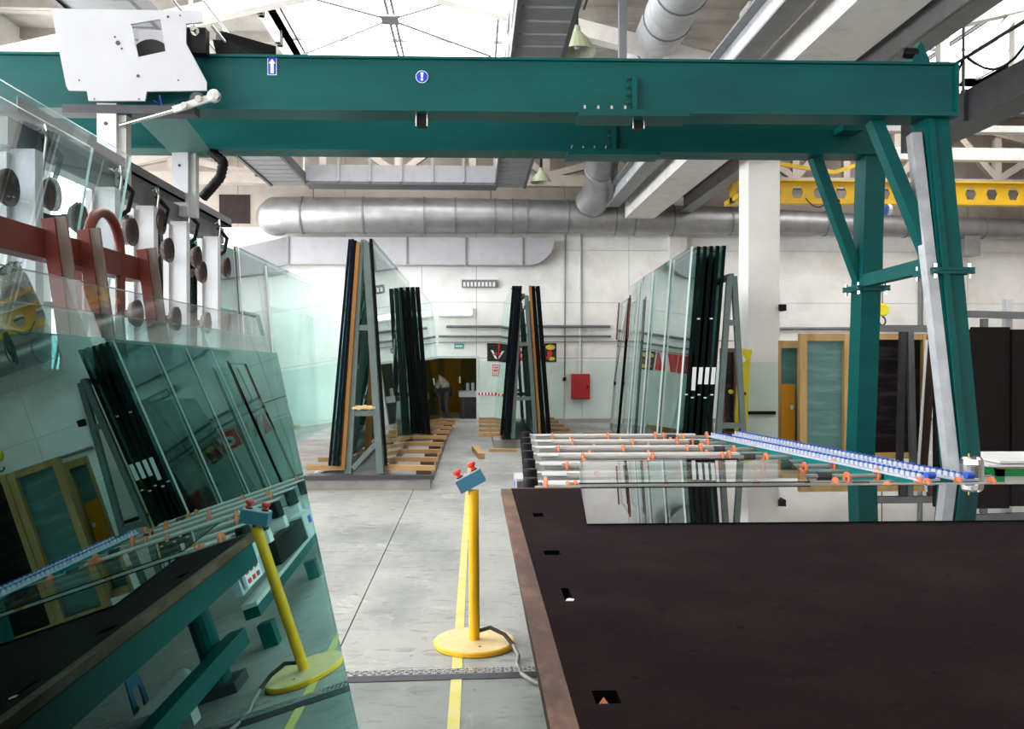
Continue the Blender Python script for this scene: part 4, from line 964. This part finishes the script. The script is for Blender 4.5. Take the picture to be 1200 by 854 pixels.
# ============================================================ CUTTING TABLE
TH = .80
tb = thing('cutting_table', 'glass cutting table with dark perforated felt top and teal frame', 'table', (2.0, 2.2, 0))
tx0, tx1, ty0, ty1 = .235, 3.95, -1.3, 5.46
slots = []
for q0, q1 in (((636.5, 645), (657.5, 650)), ((657, 689), (672.5, 704)), ((693, 809), (729, 824)), ((624, 601), (638, 605))):
    a, b = UZ(*q0, TH), UZ(*q1, TH); slots.append((min(a.x, b.x), max(a.x, b.x), min(a.y, b.y), max(a.y, b.y)))
gx = sorted({tx0, tx1, *[s[0] for s in slots], *[s[1] for s in slots]}); gy = sorted({ty0, ty1, *[s[2] for s in slots], *[s[3] for s in slots]})
top = MB()
def inslot(x, y): return any(s[0] < x < s[1] and s[2] < y < s[3] for s in slots)
for i in range(len(gx)-1):
    for j in range(len(gy)-1):
        if inslot((gx[i]+gx[i+1])/2, (gy[j]+gy[j+1])/2): continue
        top.add([(gx[i], gy[j], TH), (gx[i+1], gy[j], TH), (gx[i+1], gy[j+1], TH), (gx[i], gy[j+1], TH)], [(0, 1, 2, 3)])
tob = top.build('felt_top', 'felt', tb)
for s in slots:
    rec = MB()
    x0, x1, y0, y1 = s; z0, z1 = TH-.05, TH
    rec.add([(x0, y0, z1), (x1, y0, z1), (x1, y1, z1), (x0, y1, z1), (x0, y0, z0), (x1, y0, z0), (x1, y1, z0), (x0, y1, z0)], [(4, 5, 6, 7), (1, 0, 4, 5), (2, 1, 5, 6), (3, 2, 6, 7), (0, 3, 7, 4)])
    rec.build('slot', 'hole', tb)
s = slots[1]; MB().lathe(((s[0]+s[1])/2+.005, s[2]+.02, TH-.05), (0, 0, 1), [(.018, 0), (.022, .04), (.014, .05), (0, .052)], 10).build('roller_ball', 'paper', tb)
s = slots[2]; MB().lathe(((s[0]+s[1])/2-.01, s[2]+.02, TH-.05), (0, 0, 1), [(.02, 0), (.02, .03), (0, .058)], 10).build('roller_ball', 'orange', tb)
hol_ = MB()
Y = 1.4; r_ = 0
while Y < 5.3:
    X = .42+(.2 if r_ % 2 else 0)
    while X < 3.9:
        if not inslot(X, Y): hol_.add([(X+.014*math.cos(k*math.pi/4), Y+.014*math.sin(k*math.pi/4), TH+.0008) for k in range(8)], [tuple(range(8))])
        X += .4
    Y += .2; r_ += 1
tag(hol_.build('air_holes', 'hole', tb), kind='stuff')
box(tx0-.065, tx0, ty0, ty1, TH-.035, TH+.002).build('edge_strip', 'edgewood', tb)
box(tx0, tx1, ty1, ty1+.03, TH-.035, TH+.002).build('edge_strip', 'edgewood', tb)
box(tx0-.03, tx1, ty0, ty1, TH-.055, TH-.05).build('top_board', 'darkwood', tb)
box(tx0+.0, tx0+.05, ty0, ty1-.02, TH-.19, TH-.036).build('apron', 'teal', tb)
box(tx0+.02, tx1, ty1-.08, ty1-.02, TH-.19, TH-.055).build('apron', 'teal', tb)
box(tx1-.05, tx1, ty0, ty1-.02, TH-.19, TH-.055).build('apron', 'teal', tb)
for x, y in ((.56, 5.1), (.56, 2.0), (.56, -1.0), (3.7, 5.1), (3.7, -1.0), (2.0, 5.1), (2.0, -1)):
    l_ = MB().lathe((x, y, .06), (0, 0, 1), [(.07, 0), (.07, TH-.3)], 14).build('leg', 'teal', tb)
    box(x-.1, x+.1, y-.1, y+.1, TH-.24, TH-.2).build('leg_plate', 'dgrey', tb)
    box(x-.12, x+.12, y-.12, y+.12, 0, .06).build('foot', 'dgrey', tb)
box(.36, .46, -1, 5.2, .2, .3).build('stretcher', 'teal', tb)
box(.42, 3.7, 4.3, 4.4, .1, .2).build('stretcher', 'galv', tb)
MB().tube([(.7, -1, .14), (.8, 5.2, .14)], .05, 10).build('air_pipe', 'whitesteel', tb)
pb = MB().prism([(-.07, 0), (-.03, .0), (-.03, .14), (.03, .14), (.03, 0), (.07, 0), (.04, .36), (-.04, .36)], (1.0, 5.0, .08), (.3, -.95, 0), (0, 0, 1), .012, holes=[[(-.018, .26), (0, .21), (.018, .26), (0, .31)]]).build('foot_bracket', 'blue', tb)
for dy in (-.05, .05): MB().tube([(.995, 5.0+dy, 0), (.995, 5.0+dy, .12)], .012, 6).build('levelling_bolt', 'dgrey', tb)

# sheets lying on table and conveyor
a, b = UZ(688, 613.5, TH+.012), UZ(680.5, 571, TH+.012)
yn, yf = a.y, 5.44
sheet('clear glass sheet lying on the far end of the felt table', [(a.x, yn, TH+.012), (3.9, yn, TH+.012), (3.98, yf, TH+.012), (b.x, yf, TH+.012)], .008, 'g_flat', 'edge_dark')

# ============================================================ ROLLER CONVEYOR
cv = thing('roller_conveyor', 'roller conveyor of grey bars with orange wheels behind the table', 'conveyor', (1.7, 7.6, 0))
def rail_x(Y): return 2.70+(9.4-Y)*.125
BY = [5.82, 6.3, 6.9, 7.55, 8.2, 8.83, 9.5]
wheel = None
def put_wheel(x, y, z, r, parent):
    global wheel
    if wheel is None:
        wheel = MB().lathe((0, 0, 0), (1, 0, 0), [(.018, -.006), (.034, -.006), (.034, -.010), (.05, -.010), (.053, -.005), (.053, .005), (.05, .010), (.034, .010), (.034, .006), (.018, .006)], 18)
    m = MB(); m.v = [Vector((v.x, v.y*r/.053, v.z*r/.053))+Vector((x, y, z)) for v in wheel.v]; m.f = wheel.f; m.m = wheel.m; m.sm = wheel.sm
    return m.build('wheel', 'orange', parent)
for i, Y in enumerate(BY):
    x0, x1 = .40+.03*i, rail_x(Y)-.2-.18*(9.5-Y)
    bm_ = MB().box(x0, x1, Y, Y+.085, TH-.09, TH-.01).build('roller_bar', 'alu', cv)
    MB().tube([(x0+.1, Y-.09, TH-.035), (rail_x(Y)-.1, Y-.09, TH-.035)], .018, 8).build('shaft', 'shaft', bm_)
    MB().tube([(x0+.1, Y-.3, TH-.05), (rail_x(Y)-.02, Y-.3, TH-.05)], .014, 8).build('shaft', 'shaft', bm_)
    off = .18 if i % 2 == 0 else .36
    x = x0+off+.1
    while x < x1-.1:
        put_wheel(x, Y-.09, TH-.035, .05, bm_); x += .62
    x = x0+.45+.1*(i % 3)
    while x < x1:
        put_wheel(x, Y-.3, TH-.05, .034, bm_); x += .55
    for dx in (.10, .42, .68):
        put_wheel(rail_x(Y)-dx, Y-.09 if dx != .42 else Y-.3, TH-.03, .055, bm_)
    MB().lathe((rail_x(Y)-.55, Y-.09, TH-.035), (1, 0, 0), [(0, 0), (.032, 0), (.032, .1), (0, .1)], 12).build('coupling', 'dgrey', bm_)
    MB().lathe((x0-.02, Y-.03, TH-.1), (0, 0, 1), [(0, 0), (.05, 0), (.052, .02), (.052, .11), (.046, .125), (0, .125)], 16).build('motor', 'black', cv)
    MB().box(x0+.06, x0+.24, Y-.16, Y+.02, TH-.012, TH-.004).build('cover_plate', 'white', cv)
    box(x0-.05, x0+.1, Y-.02, Y+.08, TH-.2, TH-.1).build('motor_mount', 'alu', cv)
put_wheel(.47, 5.62, TH-.01, .065, cv); put_wheel(.62, 5.66, TH-.03, .05, cv)
for x, y in ((3.05, 5.62), (3.3, 5.68), (3.52, 5.66), (3.1, 5.9)): put_wheel(x, y, TH-.02, .05, cv)
MB().tube([(.4, 5.62, TH-.02), (3.6, 5.64, TH-.02)], .016, 8).build('shaft', 'shaft', cv)
# conveyor body (seen in the mirror): white side panel, black drive box, teal base
MB().bar((.46, 5.56, .51), (.70, 9.8, .51), .05, .18).build('side_panel', 'palebl', cv)
box(.40, .42, 5.6, 5.95, .45, TH-.15).build('sticker_panel', 'paper', cv)
for i in range(9): box(.395, .40, 5.63+.1*(i % 3), 5.69+.1*(i % 3), .47+.06*(i//3), .5+.06*(i//3)).build('print', 'signred', cv)
box(.36, .46, 6.3, 7.2, .42, .6).build('drive_box', 'black', cv)
box(.35, .47, 7.2, 7.6, .42, .62).build('drive_cover', 'white', cv)
box(.345, .35, 7.35, 7.45, .52, .58).build('print', 'signblue', cv)
MB().bar((.42, 5.56, .295), (.66, 9.8, .295), .1, .07).build('base_beam', 'teal', cv)
MB().bar((.42, 5.56, .345), (.66, 9.8, .345), .1, .03).build('base_ledge', 'whitesteel', cv)
for y in (5.8, 7.7, 9.6):
    for x in (.44+(y-5.8)*.055, 2.3): box(x-.05, x+.05, y-.05, y+.05, 0, .16 if x < 1 else TH-.2).build('leg', 'teal', cv)
for y in (5.7, 7.7, 9.7): box(.5+(y-5.7)*.055, 2.4, y-.04, y+.04, TH-.2, TH-.12).build('cross_member', 'teal', cv)
box(.38, 1.9, 7.35, 7.42, TH-.0, TH+.015).build('lock_strip', 'black', cv) if 0 else None
a = UZ(680.5, 569.5, TH+.02); b = UZ(679.5, 541.5, TH+.02)
sheet('clear glass sheet lying on the conveyor wheels beyond the table', [(a.x, 5.50, TH+.03), (2.2, 5.50, TH+.03), (2.5, b.y, TH+.03), (b.x, b.y, TH+.03)], .008, 'g_flat', 'edge_dark')
# caster rails
cast = None
for k, (A, B, lab) in enumerate(((UZ(838, 507, TH+.04), UZ(1090, 556, TH+.04), 'nearer caster rail with blue wheels in white brackets on teal beam'), (UZ(866, 505.5, TH+.04), UZ(1136, 556, TH+.04), 'farther caster rail with blue wheels in white brackets on teal beam'))):
    cr_ = thing('caster_rail', lab, 'rail', ((A.x+B.x)/2, (A.y+B.y)/2, 0))
    d = (B-A); L_ = d.length; u_ = d.normalized(); n_ = Vector((u_.y, -u_.x, 0))
    A0 = A.copy(); A0.z = 0; B0 = B.copy(); B0.z = 0
    zt = TH-.005
    MB().bar(A0+Vector((0, 0, zt-.08)), B0+Vector((0, 0, zt-.08)), .07, .16).build('beam', 'teal2', cr_)
    MB().bar(A0+Vector((0, 0, zt+.008)), B0+Vector((0, 0, zt+.008)), .16, .016).build('channel', 'palebl', cr_)
    for f in (.03, .5, .97): MB().bar(A0+d*f-Vector((0, 0, (A0+d*f).z)), Vector(((A0+d*f).x, (A0+d*f).y, zt-.16)), .06, .06).build('leg', 'teal', cr_)
    n = 56
    fb_ = fw_ = None
    for i in range(n):
        p = A0+Vector((d.x, d.y, 0))*((i+.5)/n)+Vector((0, 0, zt+.016)); p.z = zt+.016
        if fb_ is None:
            m = MB()
            m.prism([(-.036, 0), (.036, 0), (.036, .028), (.026, .028), (.026, .004), (-.026, .004), (-.026, .028), (-.036, .028)], p-u_*.019, n_, (0, 0, 1), .038)
            fb_ = m.build('caster_bracket', 'palebl', cr_)
            fw_ = MB().lathe(p-n_*.016+Vector((0, 0, .026)), n_, [(0, 0), (.009, 0), (.010, .004), (.010, .028), (.009, .032), (0, .032)], 8).build('caster_wheel', 'royal', cr_)
            p_first = p
        else:
            copy_part(fb_, cr_, 'caster_bracket', p-p_first); copy_part(fw_, cr_, 'caster_wheel', p-p_first)
    e = B0+Vector((0, 0, zt+.04)); MB().lathe(e-n_*.03, n_, [(0, 0), (.024, 0), (.024, .06), (0, .06)], 14).build('end_roller', 'royal', cr_)
# steel canister at the right end
c = UZ(1140.5, 560, .80)
cx, cy = 3.555, 5.95
cn = thing('steel_canister', 'shiny steel cylinder standing at the foot of the near gantry leg', 'canister', (cx, cy, 0))
MB().lathe((cx, cy, 0), (0, 0, 1), [(0, 0), (.078, 0), (.078, .885), (.072, .92), (.058, .935), (0, .938)], 20).build('body', 'chrome', cn)
MB().tube([(cx+.07, cy, .80), (cx+.13, cy-.02, .80)], .008, 6).build('tap', 'chrome', cn)
MB().tube([(cx-.04, cy-.03, .93), (cx-.04, cy-.03, .96)], .006, 6).build('valve', 'yellow', cn)

# ============================================================ CONTROL POST, FLOOR ITEMS
P0 = UZ(556, 749, .03)
cp = thing('control_post', 'yellow control post on a round base with blue push-button box', 'post', (P0.x, P0.y, 0))
MB().lathe((P0.x, P0.y, 0), (0, 0, 1), [(0, 0), (.225, 0), (.232, .006), (.232, .024), (.225, .03)], 40).build('base', 'yellow', cp)
MB().lathe((P0.x, P0.y, .03), (0, 0, 1), [(.225, 0), (.222, .002), (0, .002)], 40).build('base_top', 'cream', cp)
MB().tube([(P0.x, P0.y, .03), (P0.x-.006, P0.y, .885)], .031, 20).build('tube', 'yellow', cp)
MB().lathe((P0.x+.03, P0.y-.13, .032), (0, 0, 1), [(.008, 0), (.008, .002), (0, .002)], 8).build('bolt', 'dgrey', cp)
hc_ = U(551.5, 563, P0.y)
ax = Vector((.88, .0, .47)).normalized(); az = Vector((-.47, -.0, .88)).normalized(); ay = Vector((0, 1, 0))
head = MB().obox(hc_, ax*.078, ay*.045, az*.037).build('button_box', 'blue', cp)
MB().obox(hc_+az*.039, ax*.074, ay*.041, az*.004).build('box_lid', 'galv', head)
for s_ in (-.046, .046):
    c = hc_+ax*s_+az*.043
    b_ = MB().lathe(c, az, [(0, 0), (.014, 0), (.012, .02), (.02, .026), (.026, .034), (.022, .046), (0, .05)], 16).build('stop_button', 'red', cp)
    MB().lathe(c, az, [(.02, -.002), (.02, .006), (.014, .006)], 14).build('button_collar', 'black', b_)
for s_ in (-.012, .012): MB().lathe(hc_+ax*s_+az*.043, az, [(0, 0), (.009, 0), (.009, .008), (0, .01)], 10).build('button', 'white', cp)
cb = [(P0.x+.03, P0.y, .08), (P0.x+.09, P0.y-.01, .1), (P0.x+.17, P0.y-.06, .075), (P0.x+.215, P0.y-.15, .045), (P0.x+.24, P0.y-.25, .02), (P0.x+.225, P0.y-.36, .015), (P0.x+.24, P0.y-.5, .015), (P0.x+.3, P0.y-.62, .015), (P0.x+.42, P0.y-.7, .015)]
MB().tube(cb[:4], .012, 8).build('cable', 'rubber', cp)
MB().tube(cb[3:], .011, 8).build('cable', 'cable', cp)
# cable cover strip across the aisle
st = thing('cable_cover', 'galvanised chequered cable cover strip lying across the aisle floor', 'cover', (-.3, 4.4, 0))
MB().quad([(-1.3, 4.30, .004), (.6, 4.36, .004), (.6, 4.39, .022), (-1.3, 4.33, .022)], .004).build('ramp', ['dgrey', 'dgrey'], st)
MB().quad([(-1.3, 4.33, .022), (.6, 4.39, .022), (.6, 4.46, .022), (-1.3, 4.40, .022)], .02).build('top_plate', ['grey', 'grey'], st)
stud = MB()
for i in range(80):
    for j in range(3):
        x = -1.29+.0235*i; stud.obox((x, 4.345+.022*j+(x+1.3)*.0316, .024), (.008, .004*(1 if (i+j) % 2 else -1), 0), (-.002, .004, 0), (0, 0, .003))
tag(stud.build('studs', 'chrome', st), kind='stuff')
tag(MB().add([(-.125, 1.6, .003), (-.07, 1.6, .003), (-.05, 13.5, .003), (-.105, 13.5, .003)], [(0, 1, 2, 3)]).build('floor_marking', 'line'), 'faded yellow line painted along the aisle floor', 'marking')

# ============================================================ RIGHT BACKGROUND: crates, frames, table
def crate(lab, px0, px1, py0, Y, fill, w_=.09, wm='woodv', z0=.1, wl=None):
    p, q = U(px0, py0, Y), U(px1, py0, Y)
    t = thing('glass_crate', lab, 'crate', ((p.x+q.x)/2, Y, 0))
    z1 = p.z
    wl = wl or w_
    for xa, xb in ((p.x, p.x+wl), (q.x-w_, q.x)): box(xa, xb, Y-.06, Y+.04, 0, z1).build('upright', wm, t)
    box(p.x+wl, q.x-w_, Y-.05, Y+.03, z1-w_, z1).build('top_rail', wm, t)
    box(p.x+wl, q.x-w_, Y-.05, Y+.03, z0, z0+w_).build('bottom_rail', wm, t)
    for z_ in (.0,): box(p.x+wl*.6, q.x-w_*.6, Y+.03, Y+.06, z0, z1-.02).build('wrapped_panel', fill, t)
    return t
c1 = crate('pale timber crate with wrapped teal panel beside the white column', 913, 943, 399, 13.5, 'tealfilm', .12, wl=.015)
c2 = crate('tall pale timber crate with milky teal wrapped sheet, second from column', 936, 996, 391, 12.9, 'tealfilm', .11)
c3 = crate('wide timber crate wrapped in dark film behind the far gantry leg', 997, 1086, 391, 12.9, 'darkfilm', .09)
op = thing('orange_panel', 'bright orange board with a small white tag, beside the column', 'board', (4.9, 13.3, 0))
p, q = U(916, 450, 13.3), U(931.5, 450, 13.3)
box(p.x, q.x, 13.3, 13.34, .0, p.z).build('board', 'orangepanel', op)
box(q.x-.07, q.x-.03, 13.28, 13.3, U(0, 482, 13.3).z, U(0, 477, 13.3).z).build('tag', 'paper', op)
cf = thing('storage_frame', 'grey steel storage frame standing before the dark wrapped crate', 'frame', (7.4, 12.5, 0))
for px in (1058, 1066):
    p = U(px, 384, 12.5); q = U(px+(-4 if px < 1060 else 4), 545, 12.5); MB().bar((p.x, 12.5, p.z), (q.x, 12.5, 0), .085, .08, up=(0, 1, 0)).build('post', 'dgrey' if px < 1060 else 'grey', cf)
p, q = U(1020, 384, 12.5), U(1100, 384, 12.5); box(p.x, q.x, 12.45, 12.55, p.z-.06, p.z+.04).build('top_rail', 'grey', cf)
tag(MB().bar(U(1093, 392, 12.2), Vector((U(1080, 540, 12.2).x, 12.2, .0)), .14, .06, up=(0, 1, 0)).build('leaning_plank', 'darkwood'), 'dark brown plank leaning beside the near gantry leg', 'plank')
tag(MB().bar(U(1086, 398, 12.1), Vector((U(1076, 540, 12.1).x, 12.1, .0)), .025, .03, up=(0, 1, 0)).build('film_edge', 'paper'), 'thin white crumpled film strip along the dark brown plank', 'film')
dp = thing('dark_panel_stack', 'row of large black panels filling the right edge behind the gantry leg', 'panels', (8.3, 11.6, 0))
x0 = U(1096, 384, 11.6).x
for i in range(5):
    z1 = U(0, 384-(3 if i % 2 else 0), 11.6).z
    box(x0+.55*i, x0+.55*i+.54, 11.6+.03*(i % 2), 11.66+.03*(i % 2), 0, z1).build('panel', 'darkpanel', dp)
p = U(1183, 351, 12.1); tag(box(p.x-.05, p.x+.05, 12.1, 12.2, 0, p.z).build('white_batten', 'white'), 'white upright batten rising behind the black panels', 'batten')
p, q = U(1135, 368, 12.0), U(1250, 371, 12.0); tag(MB().bar(p, q, .08, .1).build('grey_rail', 'grey'), 'grey horizontal rail above the black panels at the right edge', 'rail')
for px in (1140, 1240):
    p_ = U(px, 370, 12.0)
tag(box(U(1150, 371, 12.0).x, U(1150, 371, 12.0).x+.08, 11.96, 12.04, 0, U(0, 371, 12.0).z).build('grey_post', 'grey'), 'grey post carrying the rail behind black panels', 'post')
# small things by the column: yellow stand, brown frame
ys_ = thing('yellow_stand', 'bright yellow folded steel stand leaning in front of the white column', 'stand', (4.5, 14.4, 0))
def Y4(px, py): v = U(px, py, 14.5); return (v.x, v.z)
MB().prism([Y4(862, 510), Y4(876, 510), Y4(879, 430), Y4(882, 410), Y4(868, 408), Y4(866, 440), Y4(863, 480)], (0, 14.6, 0), (1, 0, 0), (0, 0, 1), .08).build('body', 'stylyel', ys_)
MB().prism([(a, max(b, 0)) for a, b in (Y4(861, 535), Y4(869, 535), Y4(873, 470), Y4(866, 470))], (0, 14.58, 0), (1, 0, 0), (0, 0, 1), .06).build('leg', 'stylyel', ys_)
MB().lathe(U(872, 461, 14.48), (0, -1, 0), [(.03, 0), (.03, .03), (0, .03)], 10).build('knob', 'black', ys_)
MB().lathe(U(856, 459, 14.48), (0, -1, 0), [(.04, 0), (.04, .05), (0, .05)], 10).build('knob', 'stylyel', ys_)
q = U(871, 421, 14.49); MB().obox(q, (.03, 0, .02), (0, .004, 0), (-.02, 0, .04)).build('label', 'paper', ys_)
bf = crate('brown framed dark panel standing between right rack and yellow stand', 844, 864, 408, 16.9, 'darkfilm', .08, 'edgewood')
gt = thing('green_table', 'green framed table at the right edge with white boards on top', 'table', (5.2, 7.6, 0))
x0 = U(1170, 548, 7.5).x; zt = U(1180, 549, 7.5).z
for xx in (x0, x0+1.3):
    for yy_ in (7.5, 8.2): box(xx, xx+.06, yy_, yy_+.06, 0, zt).build('leg', 'green', gt)
box(x0, x0+1.36, 7.5, 7.56, zt-.07, zt).build('apron', 'green', gt); box(x0, x0+.06, 7.56, 8.2, zt-.07, zt).build('apron', 'green', gt)
box(x0-.01, x0+1.37, 7.49, 8.27, zt, zt+.02).build('top', 'wood', gt)
for i, lab in enumerate(('lower white board lying on the green table', 'upper white board lying on the green table')):
    o_ = .1*i
    MB_ = MB().prism([(x0-.12+o_, 7.45), (x0+1.3, 7.45), (x0+1.3, 8.2), (x0+.05+o_*1.5, 8.25), (x0-.1+o_, 7.9)], (0, 0, zt+.022+.032*i), (1, 0, 0), (0, 1, 0), .02)
    tag(MB_.build('white_board', 'paper'), lab, 'board')

# hook block of the hoist, black strip on the conveyor, wires, wrapped bundle
hk = thing('hook_block', 'small yellow hook block hanging from the crane behind the far gantry leg', 'hook', U(1034, 372, 17.9))
p = U(1034, 363, 17.9)
MB().lathe(p-Vector((0, .06, 0)), (0, 1, 0), [(0, 0), (.12, 0), (.14, .03), (.14, .09), (.12, .12), (0, .12)], 14).build('block', 'stylyel', hk)
MB().tube([p+Vector((0, 0, .1)), (p.x, p.y, 4.8)], .012, 6).build('chain', 'dgrey', hk)
MB().tube([p+Vector((.07*math.sin(t*.5), 0, -.15-.09*(1-math.cos(t*.5)))) for t in range(0, 10)], .018, 6).build('hook', 'dgrey', hk)
a, b = UZ(781, 528, TH), UZ(836, 528, TH)
tag(box(a.x, b.x, 6.9, 6.97, TH-.008, TH+.012).build('black_strip', 'black'), 'short black strip lying on a grey conveyor bar', 'strip')
for px, lab in ((366, 'thin wire hanging from the left end of the catwalk to the duct'), (574, 'thin wire hanging from the right end of the catwalk to the duct')):
    tag(MB().tube([U(px-3, 210, 19.4), U(px+1, 222, 20.4), U(px+1, 233, 21.0)], .012, 5).build('hanging_wire', 'dgrey'), lab, 'wire')
wbm = MB().tube([(-1.72, 3.16, 0), (-1.70, 3.15, .8), (-1.66, 3.13, 1.4), (-1.63, 3.11, 1.8), (-1.62, 3.1, 1.94), (-1.62, 3.1, 1.97)], [.06, .075, .07, .085, .05, .01], 9)
for v in wbm.v: v += Vector((random.uniform(-.018, .018), random.uniform(-.018, .018), random.uniform(-.01, .01) if v.z > .1 else 0))
tag(wbm.build('wrapped_bundle', 'greenfilm'), 'crumpled dark green plastic wrapped bundle behind the red-brown rack', 'bundle')
tag(box(4.80, 5.36, 14.96, 15.0, U(0, 488, 15).z, U(0, 484, 15).z).build('column_rail', 'black'), 'thin black rail fixed across the lower white column', 'rail')

box(.30, .33, -1.28, 2.75, .05, TH-.2).build('shade_panel', 'black', tb)  # black panel added for the shadow and something black under the table
box(.27, .35, 2.75, 2.83, 0, TH-.19).build('side_post', 'teal', tb)
tag(box(2.31, 2.43, 13.55, 13.67, 5.7, 8.0).build('hanger_post', 'palegrey'), 'grey vertical hanger post above the gantry, left of the round duct', 'post')
